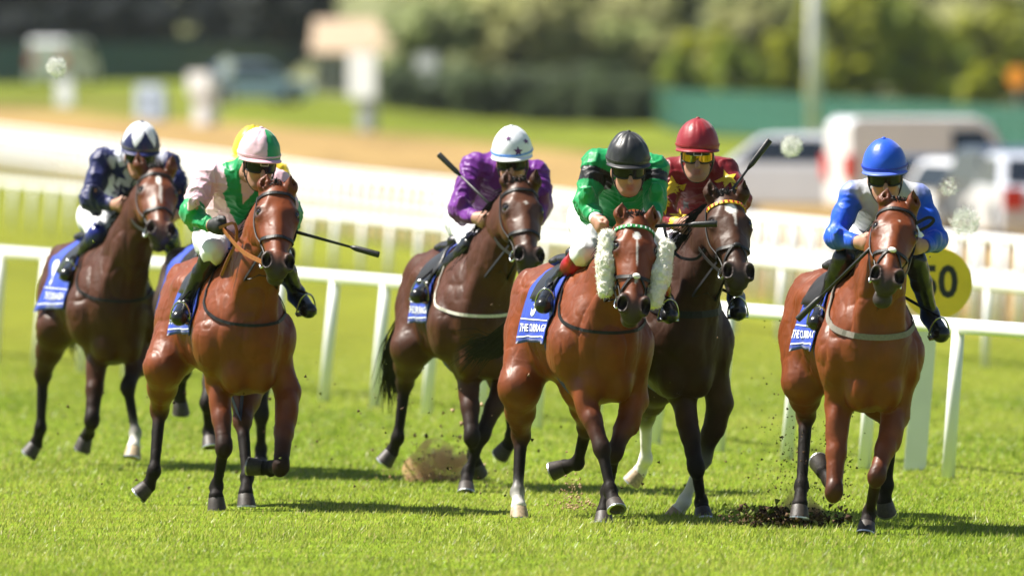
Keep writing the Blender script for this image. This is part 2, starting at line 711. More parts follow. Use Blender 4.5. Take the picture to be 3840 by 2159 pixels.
def build_rails():
    g = lambda u, v: ground_px(u, v)[:2]
    r1 = [(-7.0, 124.0), (-3.99, 111.1), (-1.62, 101.0), (-0.52, 96.0), (1.66, 86.0), (2.62, 82.2), (4.6, 74.2), (6.6, 66.5)]
    rail('running_rail', 'nearest white running rail with single top bar behind the horses', r1, 0.98, 1.86, 0.35, 0.048, 0.041, 0.085)
    r2 = [g(-700, 760), g(90, 868), g(1300, 1040), g(2500, 1215), g(3728, 1383), g(4800, 1530)]
    rail('running_rail', 'second white running rail beyond the nearest one, low bar', r2, 0.74, 2.75, 1.0, 0.050, 0.033, 0.04)
    r3 = [g(-700, 600), g(0, 690), g(1300, 905), g(2000, 1010), g(2700, 1112), g(3840, 1268), g(4800, 1400)]
    rail('running_rail', 'third white rail with close posts seen almost end on', r3, 0.92, 1.4, 0.4, 0.040, 0.038, 0.03, ((1.0, 1.0), (0.60, 0.9)))
    r4 = [g(-700, 560), g(0, 628), g(1300, 845), g(2000, 952), g(2700, 1072), g(3840, 1229), g(4800, 1350)]
    rail('running_rail', 'farthest white rail with close posts bordering the parched strip', r4, 0.86, 1.5, 0.3, 0.038, 0.036, 0.03, ((1.0, 1.0), (0.6, 0.8)))


# ----------------------------------------------------------------------------
# trees, bushes and the wooded bank
# ----------------------------------------------------------------------------
M_BARK = mat('bark', (0.09, 0.07, 0.05), rough=0.9, noise=0.4, nscale=6, bump=0.03, bscale=8)


def leaf_mat(name, col):
    return mat(name, col, rough=0.6, spec=0.25, noise=0.45, nscale=0.7, trans=0.5)


def tree_meshes(seed, h, r, n, leaf, mleaf, trunk_frac=0.3):
    """tapered trunk with limbs; crown of leaf clumps in uneven lobes"""
    rg = np.random.default_rng(seed)
    m = MB()
    th = h * trunk_frac
    m.tube([(0, 0, -0.3), (rg.normal(0, 0.05), 0, th * 0.6), (rg.normal(0, 0.1), 0, th), (rg.normal(0, 0.3), 0, h * 0.75)], [0.045 * h, 0.034 * h, 0.027 * h, 0.008 * h], 8)
    lobes = []
    for k in range(14):
        a = rg.random() * 2 * math.pi
        rr = r * 0.62 * math.sqrt(rg.random()); zz = th + (h - th) * (0.12 + 0.78 * rg.random())
        shrink = 1 - 0.55 * max(0, (zz - th) / (h - th) - 0.5)
        c = np.array([math.cos(a) * rr * shrink, math.sin(a) * rr * shrink, zz])
        lobes.append((c, r * (0.28 + 0.22 * rg.random())))
        m.tube([(0, 0, th * 0.8), tuple(c * np.array([0.5, 0.5, 1]) * np.array([1, 1, 0.8])), tuple(c)], [0.016 * h, 0.009 * h, 0.003 * h], 5)
    V = np.empty((n, 4, 3))
    for i in range(n):
        c, lr = lobes[i % len(lobes)]
        dv = rg.normal(0, 1, 3); dv /= np.linalg.norm(dv)
        p = c + dv * lr * (0.45 + 0.6 * rg.random())
        nn = dv * 0.5 + np.array([-0.45, -0.1, 0.9]) + rg.normal(0, 0.45, 3)      # leaves turn to the light
        t = np.cross(nn, rg.normal(0, 1, 3)); t /= np.linalg.norm(t)
        s_ = np.cross(nn, t); s_ /= np.linalg.norm(s_)
        e = leaf * (0.5 + rg.random())
        V[i] = [p - t * e - s_ * e * 0.6, p + t * e - s_ * e * 0.6, p + t * e + s_ * e * 0.6, p - t * e + s_ * e * 0.6]
    return mesh_from('trunk', np.array(m.V), m.F, M_BARK), mesh_from('crown', V.reshape(-1, 3), np.arange(4 * n).reshape(-1, 4), mleaf, smooth=False)


def place_tree(name, label, group, meshes, p, s, rz, cat='tree'):
    r = empty(name, p, label, cat, group)
    r.rotation_euler = (0, 0, rz)
    r.scale = (s, s, s * random.uniform(0.9, 1.15))
    for nm, me in zip(('trunk', 'crown'), meshes):
        o = bpy.data.objects.new(nm, me)
        COL.objects.link(o); o.parent = r
    return r


def hill_z(x, y):
    f = np.maximum(y - (520 + 110 * (1 - sstep(-0.03, 0.0, x / y))), 0)
    return terrain_z(x, y) - 0.05 + 0.055 * f


def build_background():
    # the wooded bank
    xs = np.linspace(-140, 140, 57); ys = np.linspace(470, 1100, 64)
    X, Y = np.meshgrid(xs, ys, indexing='ij')
    Z = hill_z(X.ravel(), Y.ravel()) - 0.25 * (1 - sstep(470, 520, Y.ravel()))
    n, m = X.shape
    i = np.arange(n - 1)[:, None] * m + np.arange(m - 1)[None, :]
    o = obj('hill', np.stack([X.ravel(), Y.ravel(), Z], 1), np.stack([i, i + m, i + m + 1, i + 1], -1).reshape(-1, 4),
            mat('rough_hillside', (0.13, 0.14, 0.05), rough=0.95, noise=0.45, nscale=0.25), None)
    props(o, 'rough olive hillside rising behind the course', 'hillside', kind='structure')
    olive = [tree_meshes(100 + k, 5.0, 3.2, 800, 0.34, leaf_mat('olive_leaves_%d' % k, c), 0.12) for k, c in enumerate([(0.33, 0.34, 0.13), (0.27, 0.31, 0.12), (0.35, 0.35, 0.15)])]
    lime = [tree_meshes(140 + k, 6.5, 2.4, 1300, 0.24, leaf_mat('lime_leaves_%d' % k, c), 0.15) for k, c in enumerate([(0.32, 0.34, 0.03), (0.24, 0.30, 0.035)])]
    darkt = [tree_meshes(170 + k, 10.0, 4.2, 2600, 0.30, leaf_mat('dark_leaves_%d' % k, c), 0.06) for k, c in enumerate([(0.012, 0.020, 0.026), (0.020, 0.028, 0.026)])]
    hedge = [tree_meshes(190, 2.2, 1.7, 900, 0.14, leaf_mat('hedge_leaves', (0.095, 0.130, 0.060)), 0.1)]
    rg = np.random.default_rng(77)
    for row, (yy, cnt) in enumerate([(540, 18), (570, 18), (605, 18), (650, 18), (700, 16)]):
        for k in range(cnt):
            u = 1080 + (k + 0.5 + rg.uniform(-0.35, 0.35)) * (3000 / cnt)
            if u < 1560 and yy < 645: continue
            y = yy + rg.uniform(-16, 16)
            x = (u - 1920) * y / FPX
            place_tree('bush', 'blurred olive green bush growing on the hillside behind the course', 'olive bushes on the hillside',
                       olive[rg.integers(0, 3)], (x, y, float(hill_z(x, y)) - 0.3), rg.uniform(0.55, 0.95), rg.uniform(0, 6.28), 'bush')
    for k, (u, v, s) in enumerate([(3150, 392, 0.75), (3260, 398, 0.95), (2650, 380, 0.6), (2780, 390, 0.55), (3420, 400, 0.6), (3560, 400, 0.65), (3720, 405, 0.7), (2560, 372, 0.45), (2940, 395, 0.5)]):
        y = 470 + 8 * (k % 3); x = (u - 1920) * y / FPX
        place_tree('tree', 'bright yellow-green tree standing behind the right-hand green fence', 'yellow-green trees behind the green fence', lime[k % 2], (x, y, -0.1), s, rg.uniform(0, 6.28))
    for k, (u, y, s) in enumerate([(-60, 640, 0.8), (70, 668, 1.0), (200, 655, 0.95), (330, 645, 0.9), (440, 670, 1.0), (540, 650, 0.95), (800, 655, 0.95), (900, 670, 1.0), (980, 645, 0.85), (1090, 662, 0.8), (-260, 650, 0.9), (1050, 600, 0.62), (1130, 606, 0.55), (1010, 612, 0.6)]):
        x = (u - 1920) * y / FPX
        place_tree('tree', 'tall dark tree in the blurred row at the top left', 'dark trees at the top left', darkt[k % 2], (x, y, float(hill_z(x, y)) - 0.2), s, rg.uniform(0, 6.28))
    for k in range(16):
        u = -250 + k * 88 + rg.uniform(-25, 25); y = 622 + 5 * (k % 2); x = (u - 1920) * y / FPX
        if 640 < u < 730: continue
        place_tree('bush', 'dark bush at the foot of the tall dark trees top left', 'dark bushes below the dark trees', darkt[k % 2], (x, y, float(hill_z(x, y)) - 0.3), rg.uniform(0.32, 0.42), rg.uniform(0, 6.28), 'bush')
    x = (690 - 1920) * 652 / FPX
    place_tree('tree', 'pale yellow-green tree in the gap between the dark trees', None, lime[0], (x, 668, float(hill_z(x, 668))), 0.9, 0.4)
    for k in range(26):
        u = 1480 + k * 38 + rg.uniform(-10, 10); y = (492, 508)[k % 2] + rg.uniform(-4, 4); x = (u - 1920) * y / FPX
        place_tree('hedge_bush', 'low dark green hedge bush at the far edge of the grass', 'dark hedge bushes beyond the far grass', hedge[0], (x, y, float(terrain_z(x, y)) - 0.1), rg.uniform(0.45, 0.95), rg.uniform(0, 6.28), 'bush')
    build_fences()
    build_house()
    build_far_signs()


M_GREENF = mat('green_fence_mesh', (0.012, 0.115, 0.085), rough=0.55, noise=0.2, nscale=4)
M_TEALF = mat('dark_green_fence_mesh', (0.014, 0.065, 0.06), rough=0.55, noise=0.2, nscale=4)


def fence(label, pts, h, m_, panel=2.6):
    P = np.array(smooth_path([np.array(p) for p in pts], 40))
    tot = float(np.linalg.norm(np.diff(P, axis=0), axis=1).sum())
    root = empty('fence', P[20], label, 'fence')
    b = base_of(root)
    n = int(tot / panel)
    for k in range(n):
        a, c = polyline_at(P, k * tot / n), polyline_at(P, (k + 1) * tot / n)
        dv = c - a
        t = unit(dv); sd = unit(np.cross(t, [0, 0, 1]))
        M = np.stack([t, sd, [0, 0, 1]], 1)
        mb = MB()
        for q in range(9):                                        # pales of one panel
            mb.box(a + dv * ((q + 0.5) / 9.0) + np.array([0, 0, h / 2 + 0.05]), (np.linalg.norm(dv) / 9 * 0.44, 0.012, h / 2 - 0.05), M)
        for zz in (0.25, 0.80):
            mb.box((a + c) / 2 + sd * 0.024 + np.array([0, 0, h * zz]), (np.linalg.norm(dv) / 2 - 0.04, 0.011, 0.03), M)
        mb.obj('fence_panel', m_, root, smooth=False)
        MB().box(a + np.array([0, 0, h / 2]), (0.035, 0.035, h / 2 + 0.04), M).obj('fence_post', m_, root, smooth=False)
    return root


def build_fences():
    g = ground_px
    fence('bright green palisade fence behind the parked vehicles on the right', [g(2420, 450), g(2560, 500), g(2900, 530), g(3140, 560), g(3840, 640), g(4500, 700)], 1.42, M_GREENF, 3.2)
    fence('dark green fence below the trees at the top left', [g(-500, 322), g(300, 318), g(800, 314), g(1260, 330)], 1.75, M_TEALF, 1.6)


def build_house():
    y = 548.0; x = (1335 - 1920) * y / FPX; z = float(terrain_z(x, y))
    S = FPX / y
    w = 330 / S
    r = empty('house', (x, y, z), 'low house with tan roof beside the dark trees', 'house')
    M_W = mat('render_wall', (0.30, 0.29, 0.27), rough=0.9, noise=0.1, nscale=1)
    zt = CAM_H - (192 - HOR) / S - z; zr = CAM_H - (72 - HOR) / S - z
    mb = MB(); mb.box((x, y, z + zt / 2), (w / 2 * 0.94, 1.9, zt / 2)); mb.obj('wall', M_W, r, smooth=False)
    e = w / 2 * 1.04
    V = [(-e, -2.2, zt - 0.05), (e, -2.2, zt - 0.05), (e, 2.2, zt - 0.05), (-e, 2.2, zt - 0.05), (-e * 0.92, 0, zr), (e * 0.45, 0, zr)]
    mb = MB(); mb.add([np.array(v) + np.array([x, y, z]) for v in V], [(0, 1, 5, 4), (2, 3, 4, 5), (1, 2, 5), (3, 0, 4), (3, 2, 1, 0)])
    mb.obj('roof', mat('tan_roof', (0.46, 0.34, 0.23), rough=0.85, noise=0.1, nscale=2), r, smooth=False)
    for k in (-0.55, 0.1, 0.6):
        f = MB(); f.box((x + k * w / 2, y - 1.92, z + zt * 0.55), (0.34, 0.03, 0.42)); fo = f.obj('window', M_PRINTW, r, smooth=False)
        f = MB(); f.box((x + k * w / 2, y - 1.955, z + zt * 0.55), (0.27, 0.015, 0.35)); f.obj('pane', M_GLASS, fo, smooth=False)


M_PRINTW = mat('white_paint', (0.80, 0.81, 0.84), rough=0.5)
M_GLASS = mat('dark_glass', (0.012, 0.016, 0.024), rough=0.08, spec=0.7)
M_GREYP = mat('grey_metal', (0.42, 0.43, 0.45), rough=0.5, noise=0.06, nscale=2)


def board_sign(name, label, cat, u, v_base, v0, v1, wpx, m_board, m_post, postpx=26, round_=False, border=None, y=None, turn=True):
    p = ground_px(u, v_base)
    if y is not None:
        x = (u - 1920) * y / FPX; p = np.array([x, y, CAM_H - (v_base - HOR) * y / FPX])
    S = FPX / p[1]
    zt = p[2] + (v_base - v0) / S; zb = p[2] + (v_base - v1) / S
    r = empty(name, p, label, cat)
    r.rotation_euler = (0, 0, -R(38)) if turn else (0, 0, 0)
    pw = postpx / S / 2
    MB().box(((p[0]), p[1] + 0.06 + pw, (p[2] + zt) / 2 - 0.1), (pw, pw, (zt - p[2]) / 2)).obj('post', m_post, r, smooth=False)
    w = wpx / S / 2
    c = np.array([p[0], p[1], (zt + zb) / 2])
    if round_:
        mb = MB()
        ring = lambda dy, k: [c + np.array([w * k * math.cos(a), dy, w * k * math.sin(a)]) for a in np.linspace(0, 2 * math.pi, 41)[:-1]]
        mb.loft([ring(-0.02, 0.99), ring(-0.015, 1.0), ring(0.02, 1.0)])
        bo = mb.obj('board', m_board, r, smooth=False)
    else:
        mb = MB(); mb.box(c, (w, 0.03, (zt - zb) / 2)); bo = mb.obj('board', m_board, r, smooth=False)
    return r, c, w


def build_far_signs():
    M_PB = mat('pale_blue_board', (0.50, 0.60, 0.76), rough=0.6)
    M_OR = mat('orange_board', (0.75, 0.25, 0.01), rough=0.5)
    M_BD = mat('board_figure', (0.09, 0.13, 0.20), rough=0.6)
    board_sign('signboard', 'white signboard on a tall grey post left of centre background', 'sign', 1358, 492, 200, 368, 130, M_PRINTW, M_GREYP, 52)
    board_sign('marker_board', 'small white marker board at the far left background', 'sign', 242, 402, 300, 396, 76, M_PRINTW, M_PRINTW, 30)
    r, c, w = board_sign('hoarding', 'pale blue hoarding with a dark figure behind the leftmost jockey', 'sign', 560, 455, 318, 446, 126, M_PB, M_PB, 60)
    MB().box(c - np.array([0, 0.034, 0.02]), (w * 0.28, 0.004, w * 0.55)).obj('printed_figure', M_BD, r, smooth=False)
    board_sign('marker_post', 'tall white marker post right of the pale blue hoarding', 'post', 745, 470, 270, 350, 104, M_PRINTW, M_PRINTW, 66)
    board_sign('round_sign', 'round pale sign above the parked pale car on the left', 'sign', 850, 400, 212, 288, 64, mat('pale_disc', (0.42, 0.48, 0.46), rough=0.5), M_GREYP, 8, True)
    board_sign('round_sign', 'round orange sign in the bushes at centre background', 'sign', 1958, 402, 206, 284, 78, M_OR, M_GREYP, 8, True)
    board_sign('round_sign', 'orange sign at the right edge of the background', 'sign', 3812, 560, 250, 330, 80, M_OR, M_GREYP, 10, True, y=352)
    board_sign('warning_board', 'small red-orange board low at the far hedge', 'sign', 1690, 418, 355, 412, 62, mat('red_orange_board', (0.55, 0.11, 0.03), rough=0.5), M_GREYP, 10)
    board_sign('signboard', 'grey sign on a post left of the orange sign', 'sign', 1600, 424, 205, 262, 96, M_GREYP, M_GREYP, 22)
    # floodlight mast on the right
    p = ground_px(3052, 575); p = np.array([(3052 - 1920) * 366.0 / FPX, 366.0, 0])
    r = empty('lighting_mast', p, 'tall pale grey lighting mast rising from the green fence', 'mast')
    S = FPX / 366.0
    MB().tube([p, p + np.array([0.02, 0, 3.0]), p + np.array([0.09, 0, 9.0])], [0.20, 0.19, 0.15], 14).obj('pole', mat('mast_metal', (0.72, 0.73, 0.74), rough=0.6), r)
    MB().box(p + np.array([0.09, -0.1, 9.0]), (0.9, 0.12, 0.12)).obj('lamp_bracket', M_GREYP, r, smooth=False)
    for k in (-0.6, 0.0, 0.6):
        MB().box(p + np.array([0.09 + k, -0.3, 9.0]), (0.22, 0.12, 0.2)).obj('lamp', M_GREYP, r, smooth=False)
    MB().box(p + np.array([0, 0, 0.08]), (0.35, 0.35, 0.08)).obj('base', M_GREYP, r, smooth=False)


def build_fifty_sign():
    # yellow furlong disc fixed to a broad white board just behind the near rail
    y = 83.4
    S = FPX / y
    c = px(3512, 1062, y)
    r = empty('distance_marker', (c[0], y, 0), 'round yellow distance marker reading 50 behind the rightmost horse', 'sign')
    w = 134 / S
    ring = lambda dy, k: [c + np.array([w * k * math.cos(a), dy, w * k * math.sin(a)]) for a in np.linspace(0, 2 * math.pi, 73)[:-1]]
    bo = MB().loft([ring(-0.012, 0.985), ring(-0.008, 1.0), ring(0.014, 1.0)]).obj('disc', mat('yellow_disc', (0.86, 0.60, 0.015), rough=0.4, noise=0.06, nscale=8), r, smooth=False)
    Vt, Ft = text_mesh('50', 0.30, 0.008)
    Vt = Vt * np.array([0.82, 0.92, 1])
    V = np.stack([c[0] + Vt[:, 0] + 0.01, np.full(len(Vt), y - 0.016), c[2] + Vt[:, 1]], 1)
    obj('numerals', V, Ft, mat('black_print', (0.012, 0.012, 0.014), rough=0.6), bo, smooth=False)
    a = px(3428, 1772, y); 
    mb = MB()
    b0 = np.array([a[0], y + 0.03, -0.05]); b1 = np.array([c[0] - 0.03, y + 0.03, c[2] + w * 0.6])
    t = unit(b1 - b0); sd = np.array([1.0, 0, 0]); sd = unit(sd - t * sd.dot(t)); M = np.stack([sd, np.cross(t, sd), t], 1)
    mb.box((b0 + b1) / 2, (0.068, 0.012, np.linalg.norm(b1 - b0) / 2), M)
    mb.obj('board_post', M_RAIL, r, smooth=False)


# ----------------------------------------------------------------------------
# parked vehicles
# ----------------------------------------------------------------------------
M_TYRE = mat('tyre_rubber', (0.012, 0.012, 0.012), rough=0.8)
M_RIM = mat('alloy_rim', (0.5, 0.5, 0.52), rough=0.3, metal=0.8)
M_TAIL = mat('tail_light_red', (0.62, 0.02, 0.015), rough=0.2)
M_HEADL = mat('headlight_glass', (0.8, 0.8, 0.82), rough=0.1)


def vehicle(name, label, cat, p, rz, L, W, Hh, paint, kind='car'):
    """p = ground point; the front faces +x before rotation"""
    r = empty(name, p, label, cat, 'vehicles parked beyond the rails')
    r.rotation_euler = (0, 0, rz)
    b = np.array(p, float)
    hw = W / 2
    gc = 0.20
    if kind == 'van':
        prof = [(-L / 2, 0.35), (-L / 2, Hh * 0.93), (-L / 2 + 0.12, Hh), (L * 0.22, Hh), (L * 0.31, Hh * 0.93), (L * 0.42, Hh * 0.56), (L / 2 - 0.05, Hh * 0.47), (L / 2, 0.40), (L / 2 - 0.05, gc), (-L / 2 + 0.05, gc)]
        win = [(L * 0.08, Hh * 0.58), (L * 0.08, Hh * 0.86), (L * 0.255, Hh * 0.86), (L * 0.355, Hh * 0.60)]
    elif kind == 'suv':
        prof = [(-L / 2, 0.45), (-L / 2 + 0.05, Hh * 0.60), (-L / 2 + 0.22, Hh * 0.95), (-L * 0.30, Hh), (L * 0.08, Hh), (L * 0.15, Hh * 0.97), (L * 0.26, Hh * 0.63), (L * 0.46, Hh * 0.56), (L / 2, 0.45), (L / 2 - 0.05, gc), (-L / 2 + 0.05, gc)]
        win = [(-L * 0.40, Hh * 0.62), (-L * 0.36, Hh * 0.90), (L * 0.10, Hh * 0.92), (L * 0.20, Hh * 0.64)]
    else:
        prof = [(-L / 2, 0.42), (-L / 2 + 0.04, Hh * 0.60), (-L * 0.40, Hh * 0.64), (-L * 0.28, Hh * 0.95), (-L * 0.20, Hh), (L * 0.04, Hh), (L * 0.10, Hh * 0.97), (L * 0.25, Hh * 0.64), (L * 0.44, Hh * 0.54), (L / 2, 0.42), (L / 2 - 0.05, gc), (-L / 2 + 0.05, gc)]
        win = [(-L * 0.35, Hh * 0.65), (-L * 0.25, Hh * 0.92), (L * 0.07, Hh * 0.93), (L * 0.19, Hh * 0.66)]
    def tum(z):                                  # body sides lean in above the waist
        return hw * (1 - 0.14 * max(0, (z / Hh - 0.55)) / 0.45)
    k_in = 0.96
    rings = []
    for f, s in ((-1.0, -1), (-0.93, -1), (0.93, 1), (1.0, 1)):
        edge = abs(f) == 1.0
        rings.append([np.array([x * (0.985 if edge else 1.0), s * tum(z) * (1.0 if edge else k_in) if True else 0, z if not edge else gc + (z - gc) * 0.985]) for x, z in prof])
    order = [rings[1], rings[0], rings[3], rings[2]]
    mb = MB()
    mb.loft([rings[0], rings[3]], caps=True)
    Vb = np.array(mb.V)
    bo = obj('body', Vb + b, mb.F, paint, r, smooth=False)
    bev = bo.modifiers.new('bevel', 'BEVEL'); bev.width = 0.05; bev.segments = 3; bev.limit_method = 'ANGLE'
    for s in (-1, 1):
        mb = MB()
        o_ = [np.array([x, s * (tum(z) + 0.006), z]) for x, z in win]; i_ = [np.array([x, s * (tum(z) - 0.03), z]) for x, z in win]
        mb.loft([i_, o_]); obj('side_window', np.array(mb.V) + b, mb.F, M_GLASS, r, smooth=False)
    # windscreen and rear window
    def screen(i, j, name_):
        (x0, z0), (x1, z1) = prof[i], prof[j]
        nx, nz = -(z1 - z0), (x1 - x0)
        nl = math.hypot(nx, nz); nx, nz = -nx / nl * 0.010, -nz / nl * 0.010
        if (nx * (x0 + x1)) < 0: nx, nz = -nx, -nz
        a0, a1 = 0.12, 0.90
        q = []
        for t in (a0, a1):
            x, z = x0 + (x1 - x0) * t + nx, z0 + (z1 - z0) * t + nz
            q.append((x, z))
        V = [np.array([q[0][0], -tum(q[0][1]) * 0.88, q[0][1]]), np.array([q[0][0], tum(q[0][1]) * 0.88, q[0][1]]), np.array([q[1][0], tum(q[1][1]) * 0.86, q[1][1]]), np.array([q[1][0], -tum(q[1][1]) * 0.86, q[1][1]])]
        obj(name_, np.array(V) + b, [(0, 1, 2, 3)], M_GLASS, r, smooth=False)
    if kind == 'van':
        screen(5, 4, 'windscreen')
    elif kind == 'suv':
        screen(6, 5, 'windscreen'); screen(1, 2, 'rear_window')
    else:
        screen(7, 6, 'windscreen'); screen(2, 3, 'rear_window')
    for s in (-1, 1):
        for name_, xx, m_, zz in (('headlight', L / 2 - 0.06, M_HEADL, Hh * 0.45), ('tail_light', -L / 2 + 0.04, M_TAIL, Hh * 0.52)):
            mb = MB(); mb.box((xx, s * hw * 0.80, zz), (0.07, hw * 0.17, Hh * (0.055 if m_ is M_HEADL else 0.11)))
            obj(name_, np.array(mb.V) + b, mb.F, m_, r, smooth=False)
        for xx in (-L * 0.31, L * 0.31):
            wr = min(0.34, Hh * 0.23)
            w = MB()
            prof_w = [(0.0, 0.6), (0.0, 0.96), (0.03, 1.0), (0.17, 1.0), (0.20, 0.96), (0.20, 0.6)]
            rr = []
            for (dy, kr) in prof_w:
                rr.append([np.array([xx + wr * kr * math.cos(t), s * (hw - 0.17 + dy), wr + wr * kr * math.sin(t)]) for t in np.linspace(0, 2 * math.pi, 25)[:-1]])
            w.loft(rr, caps=True)
            wo = obj('wheel', np.array(w.V) + b, w.F, M_TYRE, r)
            m2 = MB()
            yo = s * (hw + 0.036)
            m2.loft([[np.array([xx + wr * 0.6 * math.cos(t), yo - s * 0.01, wr + wr * 0.6 * math.sin(t)]) for t in np.linspace(0, 2 * math.pi, 21)[:-1]],
                     [np.array([xx + wr * 0.5 * math.cos(t), yo, wr + wr * 0.5 * math.sin(t)]) for t in np.linspace(0, 2 * math.pi, 21)[:-1]]])
            obj('rim', np.array(m2.V) + b, m2.F, M_RIM, wo)
    return r


def build_vehicles():
    g = ground_px
    paint = lambda n, c: mat('paint_' + n, c, rough=0.28, coat=0.6, noise=0.03, nscale=2)
    W_, SIL, DRK, BLU, RED = paint('white', (0.80, 0.81, 0.84)), paint('silver', (0.60, 0.63, 0.70)), paint('navy', (0.012, 0.018, 0.045)), paint('pale_blue', (0.50, 0.62, 0.78)), paint('red', (0.42, 0.02, 0.03))
    def at(u, v): return g(u, v)
    vehicle('parked_van', 'large white van behind the rightmost jockey', 'van', at(3470, 832), R(15), 2.9, 1.50, 1.66, W_, 'van')
    vehicle('parked_car', 'silver car with dark wheel left of the white van', 'car', at(2985, 816), R(180 - 22), 3.9, 1.6, 1.36, SIL, 'car')
    vehicle('parked_car', 'low dark car in front of the white van', 'car', at(3470, 886), R(96), 4.0, 1.62, 1.18, DRK, 'suv')
    vehicle('parked_car', 'white hatchback with red tail light in front of the dark car', 'car', at(3650, 902), R(112), 3.5, 1.40, 1.16, W_, 'suv')
    vehicle('parked_car', 'dark navy car at the right edge', 'car', at(3800, 912), R(98), 4.0, 1.6, 1.36, DRK, 'suv')
    vehicle('parked_car', 'pale grey car at the extreme right with red tail light', 'car', at(3900, 925), R(96), 3.9, 1.6, 1.30, SIL, 'car')
    # far left and centre
    vehicle('parked_car', 'pale blue car below the round sign on the left', 'car', at(945, 392), R(20), 4.0, 1.7, 1.45, BLU, 'car')
    vehicle('parked_van', 'white van under the dark trees at the far left', 'van', at(235, 322), R(75), 4.6, 1.8, 2.0, W_, 'van')
    vehicle('parked_car', 'dark car under the trees at the far left edge', 'car', at(120, 318), R(10), 4.2, 1.7, 1.5, DRK, 'suv')
    vehicle('parked_car', 'red car at the far left edge of the background', 'car', at(8, 316), R(80), 4.2, 1.7, 1.5, RED, 'car')
    vehicle('parked_car', 'blue car at the left end of the green fence', 'car', at(2400, 440), R(15), 4.0, 1.6, 1.3, paint('mid_blue', (0.05, 0.09, 0.22)), 'car')
    vehicle('parked_car', 'pale car at the far hedge near centre', 'car', at(2060, 428), R(5), 3.8, 1.6, 1.2, BLU, 'car')
# ----------------------------------------------------------------------------
# horses
# ----------------------------------------------------------------------------
BLACKPT = (0.012, 0.009, 0.008)
WHITE = (0.75, 0.72, 0.66)

M_COAT = mat('horse_coat', vcol=True, rough=0.35, spec=0.24, noise=0.16, nscale=9.0, bump=0.0035, bscale=15.0)
# dark points of the coat are duller than the polished bay
_nt = M_COAT.node_tree
_bw = _nt.nodes.new('ShaderNodeRGBToBW'); _mr = _nt.nodes.new('ShaderNodeMapRange'); _m2 = _nt.nodes.new('ShaderNodeMapRange')
_vc = [n for n in _nt.nodes if n.type == 'VERTEX_COLOR'][0]
_nt.links.new(_vc.outputs['Color'], _bw.inputs['Color'])
for _m, _a, _b in ((_mr, 0.60, 0.44), (_m2, 0.10, 0.30)):
    _m.inputs['From Min'].default_value = 0.010; _m.inputs['From Max'].default_value = 0.035
    _m.inputs['To Min'].default_value = _a; _m.inputs['To Max'].default_value = _b
    _nt.links.new(_bw.outputs['Val'], _m.inputs['Value'])
_nt.links.new(_mr.outputs['Result'], _nt.nodes['Principled BSDF'].inputs['Roughness'])
_nt.links.new(_m2.outputs['Result'], _nt.nodes['Principled BSDF'].inputs['Specular IOR Level'])
M_HAIR = mat('horse_hair', (0.012, 0.010, 0.009), rough=0.5, spec=0.2, noise=0.3, nscale=40)
M_HOOF = mat('hoof_horn', (0.042, 0.032, 0.026), rough=0.55, noise=0.35, nscale=60, bump=0.001, bscale=120)
M_HOOFP = mat('pale_hoof_horn', (0.40, 0.30, 0.19), rough=0.55, noise=0.3, nscale=60)
M_SHOE = mat('racing_plate', (0.62, 0.62, 0.60), rough=0.35, metal=0.9)
M_EYE = mat('eye', (0.008, 0.005, 0.004), rough=0.06, spec=0.8)
M_BLACKL = mat('black_leather', (0.010, 0.009, 0.009), rough=0.5, spec=0.3, noise=0.2, nscale=60)
M_BROWNL = mat('brown_leather', (0.30, 0.10, 0.03), rough=0.45, noise=0.2, nscale=60)
M_GREYW = mat('grey_webbing', (0.20, 0.175, 0.15), rough=0.8, noise=0.15, nscale=80)
M_CREAMW = mat('cream_webbing', (0.62, 0.58, 0.50), rough=0.8, noise=0.12, nscale=80)
M_STEEL = mat('steel', (0.62, 0.62, 0.60), rough=0.22, metal=1.0)
M_CLOTH = mat('blue_saddle_cloth', (0.008, 0.045, 0.42), rough=0.55, sheen=0.2, noise=0.12, nscale=14, bump=0.004, bscale=16)
M_PRINT = mat('white_print', (0.78, 0.79, 0.80), rough=0.6)
M_SADDLE = mat('saddle_leather', (0.014, 0.012, 0.012), rough=0.42, noise=0.2, nscale=40)
M_FLEECE = mat('sheepskin', (0.86, 0.83, 0.74), rough=0.95, spec=0.05, noise=0.08, nscale=50, bump=0.004, bscale=70, sheen=0.3)
M_YELL = mat('yellow_webbing', (0.80, 0.50, 0.02), rough=0.6)
M_REDL = mat('red_leather', (0.45, 0.02, 0.02), rough=0.5)
M_GREENL = mat('green_webbing', (0.02, 0.28, 0.07), rough=0.6)


